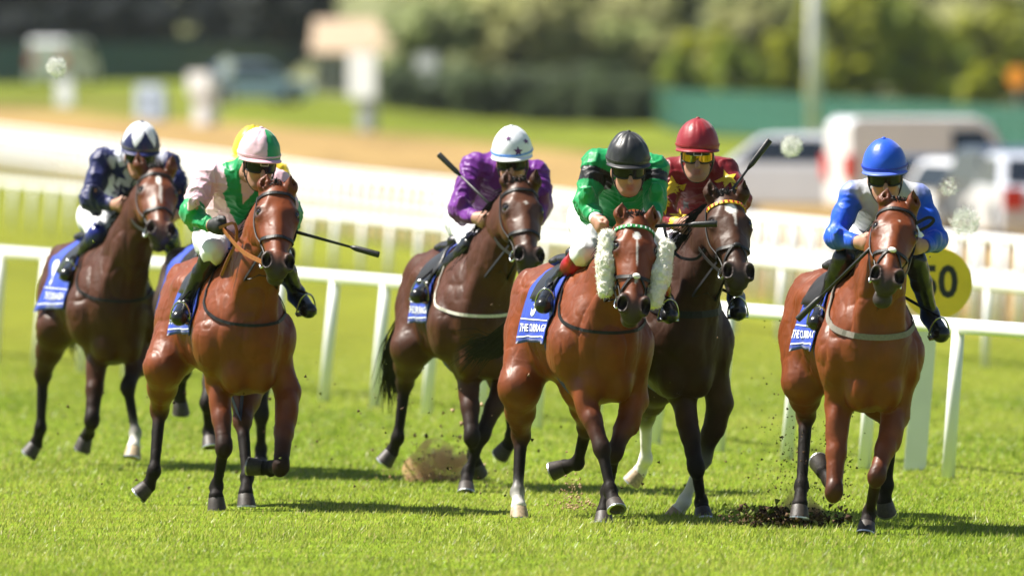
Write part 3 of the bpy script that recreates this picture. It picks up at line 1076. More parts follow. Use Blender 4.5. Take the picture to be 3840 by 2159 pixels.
def hoof_mesh(C, axis, toe, side, s=1.0, n=18):
    """hoof: slanted wall from the coronet C down axis to a flat sole; returns wall and shoe solids"""
    axis = unit(axis); toe = unit(np.array(toe) - axis * np.dot(toe, axis)); sd = np.cross(axis, toe)
    wall = MB(); shoe = MB()
    rings = []
    for h, r, fw in ((-0.012, 0.038, -0.004), (0.0, 0.045, 0.0), (0.030, 0.051, 0.010), (0.055, 0.055, 0.018), (0.072, 0.058, 0.023)):
        ring = []
        for k in range(n):
            a = 2 * math.pi * k / n
            c_, s_ = math.cos(a), math.sin(a)
            rr = r * s * (1.0 if c_ > -0.5 else 1.0 - 0.22 * (-c_ - 0.5))
            ring.append(C + axis * h * s + toe * (c_ * rr + fw * s) + sd * s_ * rr * 0.95)
        rings.append(ring)
    wallend = rings[-1]
    cen = np.mean(rings[-1], axis=0)
    rings.append([cen + (p - cen) * 0.80 for p in rings[-1]])
    rings.append([cen + (p - cen) * 0.62 - axis * 0.012 * s for p in rings[-2]])
    wall.loft(rings)
    o = [cen + (p - cen) * 1.0 + axis * 0.001 for p in wallend]
    i_ = [cen + (p - cen) * 0.76 + axis * 0.001 for p in wallend]
    N = n - 4
    k0 = n // 2 + 2
    order = [(k0 + j) % n for j in range(N + 1)]
    rr = []
    for j in order:
        a, b = o[j], i_[j]
        rr.append([a, b, b + axis * 0.008 * s, a + axis * 0.008 * s])
    shoe.loft(rr)
    return wall, shoe


class Horse:
    pass


def build_horse(d):
    H = Horse()
    ox, oy, sc = d['crop']
    D0, yaw = d['D0'], R(d['yaw'])
    coat = np.array(d['coat']); dark = np.array(d.get('dark', BLACKPT)); face = np.array(d.get('face', coat))

    def P(q):
        return px(ox + q[0] / sc, oy + q[1] / sc, D0 + q[2])
    H.P = P
    fwd = np.array([math.sin(yaw), -math.cos(yaw), 0]); lat = np.array([math.cos(yaw), math.sin(yaw), 0]); up = np.array([0, 0, 1.0])
    B = np.array([(ox + d['chest'] / sc - 1920.0) * D0 / FPX, D0, 0.0])
    H.fwd, H.lat, H.up, H.B = fwd, lat, up, B
    zo = d.get('zo', 0.0)
    L = lambda f, l, z: B + fwd * f + lat * l + up * (z + zo)
    H.L = L
    M3 = np.stack([fwd, lat, up], 1)

    def tilt(deg, roll=0.0):
        a = R(deg)
        f2 = fwd * math.cos(a) + up * math.sin(a); u2 = -fwd * math.sin(a) + up * math.cos(a)
        return np.stack([f2, lat, u2], 1)
    b = Body()
    # --- trunk
    b.ell(L(-0.62, 0, 1.09), (0.46, 0.222, 0.37), M3, 0.05)
    b.ell(L(-1.00, 0, 1.08), (0.46, 0.252, 0.33), M3, 0.08)
    b.ell(L(-0.38, 0, 1.06), (0.31, 0.215, 0.36), M3, 0.06)
    b.ell(L(-1.20, 0, 1.13), (0.36, 0.222, 0.27), M3, 0.08)
    b.ell(L(-1.36, 0, 1.15), (0.34, 0.232, 0.29), M3, 0.08)
    b.cone(L(-0.85, 0, 1.345), L(-0.45, 0, 1.385), 0.10, 0.085, 0.08, ax=lat, sc=0.7)
    b.ell(L(-0.30, 0, 1.02), (0.28, 0.250, 0.33), M3, 0.05)                                     # breast
    for s in (-1, 1):
        b.ell(L(-0.29, s * 0.205, 0.965), (0.15, 0.092, 0.180), tilt(8), 0.030)                 # arm and point of shoulder
        b.ell(L(-0.195, s * 0.082, 0.790), (0.12, 0.078, 0.120), tilt(20), 0.04)                 # lower pectorals
        b.cone(L(-0.27, s * 0.180, 1.00), L(-0.56, s * 0.055, 1.37), 0.105, 0.062, 0.05)                 # shoulder blade
        b.ell(L(-0.48, s * 0.200, 0.98), (0.14, 0.066, 0.17), tilt(14), 0.030)                 # triceps
        b.ell(L(-1.40, s * 0.140, 1.07), (0.26, 0.122, 0.33), tilt(10), 0.05)                  # haunch
        b.ell(L(-1.22, s * 0.185, 1.02), (0.14, 0.060, 0.22), tilt(-18), 0.04)
        b.ell(L(-1.57, s * 0.10, 1.06), (0.12, 0.105, 0.25), tilt(-8), 0.05)                   # buttock
        b.ell(L(-1.16, s * 0.175, 1.27), (0.09, 0.06, 0.06), tilt(0), 0.06)                    # hip bone
    b.ell(L(-0.45, 0, 0.76), (0.30, 0.12, 0.10), M3, 0.08)                                      # brisket
    b.cone(L(-0.005, 0, 0.90), L(-0.05, 0, 0.72), 0.004, 0.012, 0.03, op='s')                      # furrow of the breast
    # --- head frame
    Pp, Nn = P(d['poll']), P(d['nose'])
    a = unit(Nn - Pp); Lh = np.linalg.norm(Nn - Pp)
    hl = unit(lat * math.cos(R(d.get('hyaw', 0))) + fwd * math.sin(R(d.get('hyaw', 0))) + up * math.tan(R(d.get('hroll', 0))))
    hl = unit(hl - a * np.dot(hl, a)); hn = np.cross(a, hl)
    ks = d.get('hs', 1.0)
    Hd = lambda t, l, n: Pp + a * (t * Lh) + hl * l * ks + hn * n * ks
    H.Hd, H.a, H.hl, H.hn, H.Lh, H.Pp = Hd, a, hl, hn, Lh, Pp
    HM = np.stack([a, hl, hn], 1)
    dk = dark * 1.6 + np.array([0.012, 0.009, 0.007])
    # --- neck
    top = Pp - hn * 0.10 * ks + a * 0.04
    nb = L(-0.30, 0, 1.13)
    n1 = nb + (top - nb) * 0.35 + up * 0.02; n2 = nb + (top - nb) * 0.7 + up * 0.02
    b.cone(nb, n1, 0.255, 0.210, 0.06, ax=lat, sc=0.62)
    b.cone(n1, n2, 0.210, 0.165, 0.05, ax=lat, sc=0.62)
    b.cone(n2, top, 0.165, 0.130, 0.05, ax=lat, sc=0.70)
    b.cone(L(-0.15, 0, 0.98), n1 + fwd * 0.05 - up * 0.06, 0.10, 0.09, 0.06)                    # under-neck
    for s in (-1, 1):                                                                           # neck muscle either side of the windpipe
        b.cone(L(-0.12, s * 0.100, 1.04), n2 + lat * s * 0.055 + fwd * 0.04, 0.062, 0.045, 0.022)
    # --- head
    b.cone(Hd(0.05, 0, -0.060), Hd(0.30, 0, -0.055), 0.092, 0.112, 0.03, col=face, ax=hn, sc=0.72)     # brow
    b.cone(Hd(0.28, 0, -0.055), Hd(0.56, 0, -0.058), 0.110, 0.082, 0.03, col=face, ax=hn, sc=0.74)
    b.cone(Hd(0.54, 0, -0.058), Hd(0.86, 0, -0.058), 0.080, 0.056, 0.03, col=face, ax=hn, sc=0.86)
    b.cone(Hd(0.34, 0, -0.004), Hd(0.84, 0, -0.022), 0.040, 0.026, 0.035, col=face)                    # bridge of the nose
    b.cone(Hd(0.00, 0, -0.07), Hd(0.14, 0, -0.07), 0.078, 0.085, 0.03, col=face)
    for s in (-1, 1):
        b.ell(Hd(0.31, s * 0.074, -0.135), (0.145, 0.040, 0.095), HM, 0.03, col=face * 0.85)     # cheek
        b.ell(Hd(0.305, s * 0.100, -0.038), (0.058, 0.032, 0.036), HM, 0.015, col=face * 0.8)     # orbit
        b.cone(Hd(0.38, s * 0.096, -0.062), Hd(0.62, s * 0.066, -0.066), 0.018, 0.012, 0.02, col=face)   # cheek ridge
        b.cone(Hd(0.10, s * 0.030, 0.000), Hd(0.26, s * 0.070, -0.008), 0.014, 0.020, 0.025, col=face)   # temple
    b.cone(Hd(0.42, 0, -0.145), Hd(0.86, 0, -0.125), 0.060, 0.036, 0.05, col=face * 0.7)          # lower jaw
    b.ell(Hd(0.90, 0, -0.062), (0.075, 0.074, 0.062), HM, 0.03, col=dk * 1.3)                    # muzzle
    b.ell(Hd(0.975, 0, -0.074), (0.046, 0.056, 0.042), HM, 0.02, col=dk)                         # upper lip
    op = d.get('mouth', 0.0)
    b.ell(Hd(0.955 + 0.10 * op, 0, -0.130 - 0.02 * op), (0.052, 0.050, 0.034), HM, 0.02, col=dk * 1.2)   # chin
    if op:
        b.cone(Hd(0.78, 0, -0.135), Hd(1.00, 0, -0.146), 0.042, 0.046, 0.02, col=dk * 1.2)
    for s in (-1, 1):
        b.ell(Hd(0.905, s * 0.062, -0.020), (0.066, 0.034, 0.042), HM, 0.014, col=dk * 1.5)        # nostril wing
    for s in (-1, 1):
        b.ell(Hd(0.930, s * 0.066, 0.006), (0.040, 0.023, 0.050), HM, 0.012, op='s')             # nostril
        b.ell(Hd(0.305, s * 0.124, -0.018), (0.028, 0.024, 0.020), HM, 0.008, op='s')            # eye opening
    b.cone(Hd(0.84, -0.09, -0.108), Hd(0.84, 0.09, -0.108), 0.006 + 0.008 * op, 0.006 + 0.008 * op, 0.006, op='s')   # mouth line
    b.cone(Hd(0.97, -0.06, -0.106), Hd(0.97, 0.06, -0.106), 0.006 + 0.012 * op, 0.006 + 0.012 * op, 0.006, op='s')
    # --- ears
    H.ears = []
    for s, tip in zip((-1, 1), d['ears']):
        tp = P(tip); bs = Hd(0.035, s * 0.070, -0.055)
        md = bs + (tp - bs) * 0.55 + hl * s * 0.010
        ed = unit(tp - bs); en = unit(hn + hl * s * 0.6)
        b.cone(bs, md, 0.031, 0.041, 0.02, col=face * 0.9, ax=en, sc=0.62)
        b.cone(md, tp, 0.041, 0.006, 0.012, col=face * 0.5, ax=en, sc=0.60)
        b.cone(bs + (tp - bs) * 0.30 + en * 0.030, tp - (tp - bs) * 0.16 + en * 0.018, 0.015, 0.008, 0.006, op='s')
        H.ears.append((bs, tp))
    # --- legs
    hoofs = []
    socks = d.get('socks', {})
    for key in ('LF', 'RF', 'LH', 'RH'):
        if key not in d:
            continue
        s = -1 if key[0] == 'L' else 1
        J = [P(q) for q in d[key]]
        sock = socks.get(key, 0)
        lowc = dark if sock < 2 else np.array(WHITE)
        pasc = dark if sock < 1 else np.array(WHITE)
        kn = coat * 0.22 + dark * 0.78 if d.get('brown_knee') else dark
        if key[1] == 'F':
            E, K, T, Hf = J
            sh = L(-0.28, s * 0.165, 0.90)
            b.cone(sh, E, 0.098, 0.072, 0.035)
            mid = E + (K - E) * 0.55
            b.cone(E, mid, 0.073, 0.052, 0.03)
            b.cone(mid, K, 0.052, 0.042, 0.03, col=coat * 0.25 + dark * 0.75 if not d.get('brown_knee') else coat * 0.8)
            b.ell(E + (K - E) * 0.26 + fwd * 0.022 + lat * s * 0.020, (0.044, 0.040, 0.115), np.stack([fwd, lat, up], 1), 0.03)
            b.ell(E + (K - E) * 0.30 - fwd * 0.035, (0.04, 0.04, 0.12), np.stack([fwd, lat, up], 1), 0.03)
            ka = unit(unit(E - K) - unit(T - K) * 0.6); kf = unit(fwd - ka * np.dot(fwd, ka)); kl = np.cross(ka, kf)
            b.ell(K + kf * 0.004, (0.043, 0.047, 0.066), np.stack([kf, kl, ka], 1), 0.025, col=kn)
            b.cone(K, T, 0.034, 0.027, 0.02, col=kn * 0.3 + lowc * 0.7 if sock < 2 else lowc)
            back_ = unit(np.cross(unit(T - K), lat)); back_ = back_ if np.dot(back_, fwd) < 0 else -back_
            b.cone(K + back_ * 0.026, T + back_ * 0.026, 0.021, 0.021, 0.012, col=lowc)                # tendon
        else:
            St, K, T, Hf = J
            hip = L(-1.34, s * 0.135, 1.04)
            b.cone(hip, St, 0.165, 0.112, 0.09)
            mid = St + (K - St) * 0.5
            b.cone(St, mid, 0.112, 0.080, 0.06)
            b.cone(mid, K, 0.080, 0.048, 0.04, col=coat * 0.6 + dark * 0.4)
            pt = K + unit(K - T) * 0.055 - fwd * 0.045
            b.cone(K, pt, 0.048, 0.026, 0.03, col=coat * 0.3 + dark * 0.7)
            b.cone(pt, St + (K - St) * 0.45 - fwd * 0.05, 0.022, 0.03, 0.03, col=coat * 0.5 + dark * 0.5)
            b.ell(K, (0.050, 0.044, 0.062), np.stack([fwd, lat, up], 1), 0.03, col=coat * 0.2 + dark * 0.8)
            b.cone(K, T, 0.038, 0.029, 0.02, col=lowc)
            b.cone(K - fwd * 0.028, T - fwd * 0.026, 0.022, 0.021, 0.012, col=lowc)
        dv = unit(Hf - T)
        b.ell(T, (0.038, 0.038, 0.048), np.stack([fwd, lat, up], 1), 0.02, col=pasc if sock >= 2 else dark)
        b.ball(T + unit(T - K) * 0.012 - fwd * 0.02, 0.036, 0.02, col=pasc if sock >= 2 else dark)
        Cc = Hf - dv * 0.036
        b.cone(T, T + (Cc - T) * 0.5, 0.034, 0.031, 0.014, col=pasc)
        b.cone(T + (Cc - T) * 0.5, Cc, 0.031, 0.045, 0.014, col=pasc)
        toe = d.get('toes', {}).get(key, None)
        ax_ = d.get('axes', {}).get(key, None)
        axis = unit(dv * 0.8 - up * 0.3) if ax_ is None else unit(np.array(ax_, float))
        hoofs.append((key, Cc, axis, fwd if toe is None else np.array(toe, float), sock))
    vox = d.get('vox', 0.0095)
    V, Fq = b.mesh(vox)
    V = relax(V, Fq, 1, 0.35)
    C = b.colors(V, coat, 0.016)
    # markings of the coat
    HT = ((V - Pp) @ a) / Lh; HLx = (V - Pp) @ hl; HN = (V - Pp) @ hn
    onhead = (HT > -0.2) & (HT < 1.2) & (np.abs(HLx) < 0.2) & (HN > -0.22)
    for (t0, l0, rt, rl, colr) in d.get('marks', []):
        q = np.sqrt(((HT - t0) / rt) ** 2 + ((HLx - l0) / rl) ** 2) + 0.25 * (vnoise(V * 45) - 0.5)
        w = (1 - sstep(0.75, 1.1, q)) * onhead * (HN > -0.06)
        C = C * (1 - w[:, None]) + np.array(colr) * w[:, None]
    for s in (-1, 1):                                         # dark skin round eyes and inside the nostrils
        q = np.linalg.norm((V - Hd(0.305, s * 0.118, -0.028)) / np.array([1, 1, 1]), axis=1)
        w = 1 - sstep(0.028, 0.052, q)
        C = C * (1 - w[:, None] * 0.85) + np.array([0.012, 0.008, 0.006]) * (w[:, None] * 0.85)
        q = np.linalg.norm(V - Hd(0.925, s * 0.067, -0.008), axis=1)
        w = 1 - sstep(0.024, 0.040, q)
        C = C * (1 - w[:, None]) + np.array([0.010, 0.006, 0.006]) * w[:, None]
    nz = 0.6 * (vnoise(V * 6.0) - 0.5) + 0.4 * (vnoise(V * 17.0 + 3) - 0.5)
    C = C * (1 + 0.40 * nz[:, None])
    # muscle relief
    N = vnormals(V, Fq)
    trunk = sstep(0.75, 0.95, V[:, 2]) * (1 - onhead)
    rdg = 1 - np.abs(2 * vnoise(V * np.array([8.0, 5.0, 4.5]) + 2.7) - 1)
    rdg2 = 1 - np.abs(2 * vnoise(V * np.array([19.0, 13.0, 10.0]) + 8.1) - 1)
    V = V + N * (((vnoise(V * np.array([9.0, 9.0, 6.0])) - 0.5) * 0.010 - 0.010 * rdg ** 6 - 0.0035 * rdg2 ** 6) * trunk)[:, None]
    vein = (1 - np.abs(2 * vnoise(V * np.array([26.0, 18.0, 16.0]) + 4.4) - 1)) ** 14
    V = V + N * (0.0028 * vein)[:, None]
    root = empty('horse', B, d['label'], 'horse', 'racehorses')
    H.root = root
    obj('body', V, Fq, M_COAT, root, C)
    H.bvh = bvh_of(V, Fq)
    for (key, Cc, axis, toe, sock) in hoofs:
        wall, shoe = hoof_mesh(Cc, axis, toe, None, d.get('hoofs', 1.0))
        w = wall.obj('hoof', M_HOOFP if sock else M_HOOF, root)
        edge_split_angle(w, 45)
        shoe.obj('shoe', M_SHOE, w, smooth=False)
    # --- eyes
    for s in (-1, 1):
        b2 = Body(); b2.ball(Hd(0.305, s * 0.099, -0.026), 0.0245)
        Ve, Fe = b2.mesh(0.006)
        obj('eye', Ve, Fe, M_EYE, root)
    # --- mane, forelock and tail
    hair_strands(H, d, root, nb, n1, n2, top)
    build_tack(H, d, root)
    return H


def strands(paths, w0, w1):
    """thin tapering ribbons, crossed for depth"""
    V = []; F = []
    for pts in paths:
        n = len(pts); sidev = unit(np.cross(pts[-1] - pts[0], np.array([0.3, -1.0, 0.2])))
        s0 = len(V)
        for i, p in enumerate(pts):
            w = (w0 * (1 - i / (n - 1)) + w1 * i / (n - 1)) * 0.5
            V.append(p - sidev * w); V.append(p + sidev * w)
        for i in range(n - 1):
            F.append((s0 + 2 * i, s0 + 2 * i + 1, s0 + 2 * i + 3, s0 + 2 * i + 2))
    return np.array(V), F


def hair_strands(H, d, root, nb, n1, n2, top):
    rg = np.random.default_rng(d.get('seed', 3))
    P, Hd, fwd, lat, up = H.P, H.Hd, H.fwd, H.lat, H.up
    crest = smooth_path([nb + up * 0.24 - fwd * 0.05, n1 + up * 0.19 - fwd * 0.03, n2 + up * 0.14 - fwd * 0.05, H.Pp - H.hn * 0.09 - H.a * 0.03], 40)
    side = d.get('mane_side', -1)
    paths = []
    for i in range(320):
        c = crest[int(rg.uniform(0, 39.99))] + lat * rg.normal(0, 0.012)
        ln = rg.uniform(0.06, 0.13) * d.get('mane', 1.0)
        dr = unit(lat * side * rg.uniform(0.4, 1.2) + up * rg.uniform(-0.5, 0.45) - fwd * rg.uniform(0.1, 0.9))
        pts = []
        for k in range(5):
            t = k / 4
            pts.append(c + dr * ln * t - up * ln * 0.75 * t * t + lat * rg.normal(0, 0.004))
        paths.append(pts)
    V, F = strands(paths, 0.011, 0.002)
    obj('mane', V, F, M_HAIR, root)
    paths = []
    for i in range(90):
        c = Hd(0.0 + rg.uniform(-0.02, 0.05), rg.normal(0, 0.020), 0.0)
        ln = rg.uniform(0.05, 0.10)
        dr = unit(H.hl * rg.normal(0.25 * side, 0.3) + up * rg.uniform(0.2, 0.6) - fwd * rg.uniform(0.1, 0.8) + H.hn * 0.15)
        paths.append([c + dr * ln * t - up * ln * 0.45 * t * t + H.hn * 0.02 * math.sin(math.pi * t) for t in np.linspace(0, 1, 5)])
    V, F = strands(paths, 0.009, 0.002)
    obj('forelock', V, F, M_HAIR, root)
    # tail streaming behind
    dock = H.L(-1.66, 0, 1.22)
    tw = [P(q) for q in d['tail']] if 'tail' in d else [H.L(-1.95, -0.02, 1.15), H.L(-2.2, 0.0, 0.9)]
    base_path = smooth_path([dock] + tw, 14)
    paths = []
    for i in range(360):
        o = rg.normal(0, 1, 3)
        cut = rg.uniform(0.55, 1.0)
        off = o * np.array([0.028, 0.03, 0.028])
        spread = rg.normal(0, 1, 3) * np.array([0.055, 0.05, 0.055])
        m = max(4, int(14 * cut))
        paths.append([base_path[k] + off * 0.8 + spread * (k / 13.0) ** 1.5 for k in range(m)])
    V, F = strands(paths, 0.010, 0.002)
    obj('tail', V, F, M_HAIR, root)


def head_ring(H, t, phis, tslope=0.0, off=0.004, nc=-0.06):
    """points on the head surface round the cross-section at t"""
    pts, nr = [], []
    for ph in phis:
        tt = t + tslope * math.sin(R(ph))
        c = H.Hd(tt, 0, nc)
        dr = H.hl * math.cos(R(ph)) + H.hn * math.sin(R(ph))
        q, n = cast(H.bvh, c + dr * 0.45, -dr, 0.45)
        if q is None:
            q = c + dr * 0.08
        pts.append(q + dr * off); nr.append(dr)
    return pts, nr


def body_ring(H, f, ths, zc=1.10, off=0.006, fs=0.0):
    pts, nr = [], []
    for th in ths:
        c = H.L(f + fs * math.cos(R(th)) ** 2, 0, zc)
        dr = H.lat * math.cos(R(th)) + H.up * math.sin(R(th))
        q, n = cast(H.bvh, c + dr * 0.75, -dr, 0.75)
        if q is None:
            q = c + dr * 0.2
        pts.append(q + dr * off); nr.append(dr)
    return pts, nr


def build_tack(H, d, root):
    Hd = H.Hd
    br_m = d.get('bridle_mat', M_BLACKL)
    # bridle --------------------------------------------------------------
    m = MB()
    p, n = head_ring(H, 0.09, np.linspace(-8, 188, 25), 0.03)
    ribbon(m, p, n, 0.020, 0.005)
    browm = {'yellow': M_YELL, 'green': M_GREENL}.get(d.get('browband'), br_m)
    bridle = m.obj('browband', browm, root, smooth=False)
    if d.get('browband'):
        mm = MB()
        for k in range(1, len(p) - 1):
            if k % 2:
                mm.box(p[k] + n[k] * 0.006, (0.005, 0.003, 0.006), np.stack([unit(p[k + 1] - p[k - 1]), n[k], np.cross(unit(p[k + 1] - p[k - 1]), n[k])], 1))
        mm.obj('trim', M_REDL if d['browband'] == 'yellow' else M_PRINT, bridle, smooth=False)
    m = MB()
    for s in (-1, 1):
        p, n = [], []
        for t in np.linspace(0.02, 0.80, 16):
            ph = (0 if s > 0 else 180)
            aa = R(ph - s * (18 + 18 * t))
            c = Hd(t, 0, -0.06); dr = H.hl * math.cos(aa) + H.hn * math.sin(aa)
            q, _ = cast(H.bvh, c + dr * 0.4, -dr, 0.4)
            q = c + dr * 0.07 if q is None else q
            p.append(q + dr * 0.006); n.append(dr)
        m = MB(); ribbon(m, p, n, 0.017, 0.005)
        m.obj('cheekpiece', br_m, root, smooth=False)
    p, n = head_ring(H, 0.60, np.linspace(0, 360, 41), 0.05)
    m = MB(); ribbon(m, p, n, 0.020, 0.005)
    if d.get('grackle'):
        for sgn in (-1, 1):
            p2, n2 = [], []
            for ph in np.linspace(90, 90 - sgn * 110, 14):
                k = abs(90 - ph) / 110.0
                q, nn = head_ring(H, 0.62 + 0.20 * k, [ph], 0)
                p2 += q; n2 += nn
            ribbon(m, p2, n2, 0.015, 0.005)
    m.obj('noseband', br_m, root, smooth=False)
    if d.get('grackle'):
        q, nn = head_ring(H, 0.645, [90], 0, 0.008)
        b2 = Body(); b2.ell(q[0], (0.019, 0.024, 0.011), np.stack([H.a, H.hl, H.hn], 1))
        Ve, Fe = b2.mesh(0.006)
        obj('noseband_pad', Ve, Fe, M_FLEECE if d['grackle'] == 'fleece' else M_BLACKL, root)
    H.bits = []
    for s in (-1, 1):
        q, nn = head_ring(H, 0.83, [0 - 22 if s > 0 else 180 + 22], 0, 0.014)
        c = q[0]
        H.bits.append(c)
        ring = [c + 0.034 * (math.cos(x) * H.a + math.sin(x) * unit(H.hn * 0.9 - H.hl * s * 0.3)) for x in np.linspace(0, 2 * math.pi, 21)]
        MB().tube(ring, 0.0055, 6, caps=False).obj('bit_ring', M_STEEL, root)
    # sheepskin cheekpieces
    if d.get('sheepskin'):
        for (qa, qb) in d['sheepskin']:
            a_, b_ = H.P(qa), H.P(qb)
            c_ = (a_ + b_) / 2
            b3 = Body()
            b3.cone(a_, c_, 0.048, 0.054, 0.03).cone(c_, b_, 0.054, 0.044, 0.03)
            Vs, Fs = b3.mesh(0.008)
            Ns = vnormals(Vs, Fs)
            Vs = Vs + Ns * ((vnoise(Vs * 45) - 0.5) * 0.012 + (vnoise(Vs * 110) - 0.5) * 0.008)[:, None]
            so = obj('sheepskin', Vs, Fs, M_FLEECE, root)
            rg = np.random.default_rng(5)
            pick = rg.integers(0, len(Vs), 2600)
            paths = []
            for i in pick:
                dv = unit(Ns[i] + rg.normal(0, 0.5, 3))
                ln = rg.uniform(0.003, 0.007)
                paths.append([Vs[i], Vs[i] + dv * ln * 0.6 + rg.normal(0, 0.002, 3), Vs[i] + dv * ln + rg.normal(0, 0.004, 3)])
            Vw, Fw = strands(paths, 0.0032, 0.0015)
            w = obj('wool', Vw, Fw, M_FLEECE, so)
    # saddle cloth ----------------------------------------------------------
    f0, f1 = d.get('cloth_f', (-0.62, -1.22))
    lo_th = d.get('cloth_lo', -22)
    nf, nt = 15, 45
    ths = np.concatenate([np.linspace(180 - lo_th, 90, nt // 2 + 1), np.linspace(90, lo_th, nt // 2 + 1)[1:]])
    G = []
    flare = d.get('flare', 0.05)
    for i in range(nf):
        f = f0 + (f1 - f0) * i / (nf - 1)
        pts, nr = body_ring(H, f, ths, 1.10, 0.012)
        row = []
        for j, (p, n) in enumerate(zip(pts, nr)):
            e = abs(j - nt // 2) / (nt // 2)
            k = e ** 4 * (0.45 + 0.55 * i / (nf - 1))
            wob = 0.012 * math.sin(9.0 * i / nf + 5 * e) * e ** 2
            row.append(p + n * (flare * k + wob) - H.fwd * 0.03 * k)
        G.append(row)
    m = MB(); m.grid(G)
    G2 = [[p + (p - H.L(f0, 0, 1.1)) * 0.0 - np.array([0, 0, 0]) for p in r] for r in G]
    cl = m.obj('saddle_cloth', M_CLOTH, root)
    sm = cl.modifiers.new('thickness', 'SOLIDIFY'); sm.thickness = 0.005; sm.offset = 0
    H.cloth = np.array(G)

    def on_cloth(ii, e, off=0.006):
        """ii 0..1 front->rear on the near (left) side; e 0 spine .. 1 lower edge"""
        x = np.clip(ii, 0, 1) * (nf - 1); yj = (1 - np.clip(e, 0, 1)) * (nt // 2)
        i0 = min(int(x), nf - 2); j0 = min(int(yj), nt // 2 - 1)
        a_, b_ = x - i0, yj - j0
        g = H.cloth
        p = g[i0, j0] * (1 - a_) * (1 - b_) + g[i0 + 1, j0] * a_ * (1 - b_) + g[i0, j0 + 1] * (1 - a_) * b_ + g[i0 + 1, j0 + 1] * a_ * b_
        du = g[i0 + 1, j0] - g[i0, j0]; dv = g[i0, j0 + 1] - g[i0, j0]
        nn = unit(np.cross(du, dv))
        if np.dot(nn, H.lat) > 0:
            nn = -nn
        return p + nn * off
    wtot = abs(f1 - f0)
    htot = float(np.linalg.norm(np.diff(H.cloth[nf // 2, :nt // 2 + 1], axis=0), axis=1).sum())

    def print_text(s, size, ii, e, name, bold=0.0, squeeze=1.0):
        # read from the horse's side: text runs from rear (photo left) to front
        Vt, Ft = text_mesh(s, size, bold)
        out = [on_cloth(ii - v[0] * squeeze / wtot, e - v[1] / htot) for v in Vt]
        return obj(name, np.array(out), Ft, M_PRINT, cl, smooth=False)

    t = d.get('print', {})
    ee = t.get('e', 0.86)
    if 'number' in t:
        print_text(t['number'], t.get('nsize', 0.24), t.get('ni', 0.62), t.get('ne', 0.60), 'number', 0.008)
    print_text('THE CURRAGH', 0.066, 0.55, ee, 'lettering', 0.0015, 1.0)
    for e_ in (ee - 0.095, ee + 0.085):
        m = MB()
        a_ = [on_cloth(x, e_ - 0.006) for x in np.linspace(0.02, 0.98, 24)]
        b_ = [on_cloth(x, e_ + 0.006) for x in np.linspace(0.02, 0.98, 24)]
        m.grid([a_, b_])
        m.obj('printed_line', M_PRINT, cl, smooth=False)
    # saddle ------------------------------------------------------------------
    sad = Body()
    sp, _ = body_ring(H, -0.72, [90]); sp2, _ = body_ring(H, -1.02, [90])
    s1, s2 = sp[0], sp2[0]
    MM = np.stack([H.fwd, H.lat, H.up], 1)
    sad.ell(s1 + H.up * 0.02, (0.07, 0.10, 0.045), MM, 0.05)
    sad.ell((s1 + s2) / 2 + H.up * 0.012, (0.17, 0.11, 0.03), MM, 0.05)
    sad.ell(s2 + H.up * 0.03, (0.06, 0.13, 0.035), MM, 0.05)
    Vs, Fs = sad.mesh(0.011)
    so = obj('saddle', Vs, Fs, M_SADDLE, root)
    for s in (-1, 1):
        G = []
        for i in range(7):
            row = []
            for j in range(9):
                th = 80 - 52 * j / 8
                f = -0.66 - 0.30 * (i / 6) + 0.10 * math.sin(math.pi * j / 8) * (1 - i / 6)
                p, n = body_ring(H, f, [th if s > 0 else 180 - th], 1.10, 0.026)
                row.append(p[0])
            G.append(row)
        MB().grid(G).obj('saddle_flap', M_SADDLE, so).modifiers.new('thickness', 'SOLIDIFY').thickness = 0.006
    # girth
    p, n = body_ring(H, -0.70, np.linspace(200, 340, 25), 1.10, 0.008)
    m = MB(); ribbon(m, p, n, 0.07, 0.006); m.obj('girth', mat('girth_webbing', (0.03, 0.035, 0.20), rough=0.7, noise=0.3, nscale=90), root, smooth=False)
    # breast girth / martingale across the chest
    bg = d.get('breast')
    if bg:
        mm_ = {'grey': M_GREYW, 'cream': M_CREAMW, 'black': M_BLACKL}[bg[0]]
        cz, drop, wd = bg[1], bg[2], bg[3]
        p, n = [], []
        for th in np.linspace(158, 382, 65):
            # a sagging loop round the base of the neck, back to the saddle on both sides
            k = (th - 270) / 70.0
            dr = unit(H.lat * math.cos(R(th)) - H.fwd * math.sin(R(th)))
            zz = min(cz - drop * (1 - k * k), cz + 0.20)
            o = H.L(-0.46, 0, zz) + dr * 0.9
            q, nn = cast(H.bvh, o, -dr, 0.9)
            if q is None:
                continue
            p.append(q + dr * 0.006); n.append(dr)
        m = MB(); ribbon(m, p, n, wd, 0.005); m.obj('breast_strap', mm_, root, smooth=False)


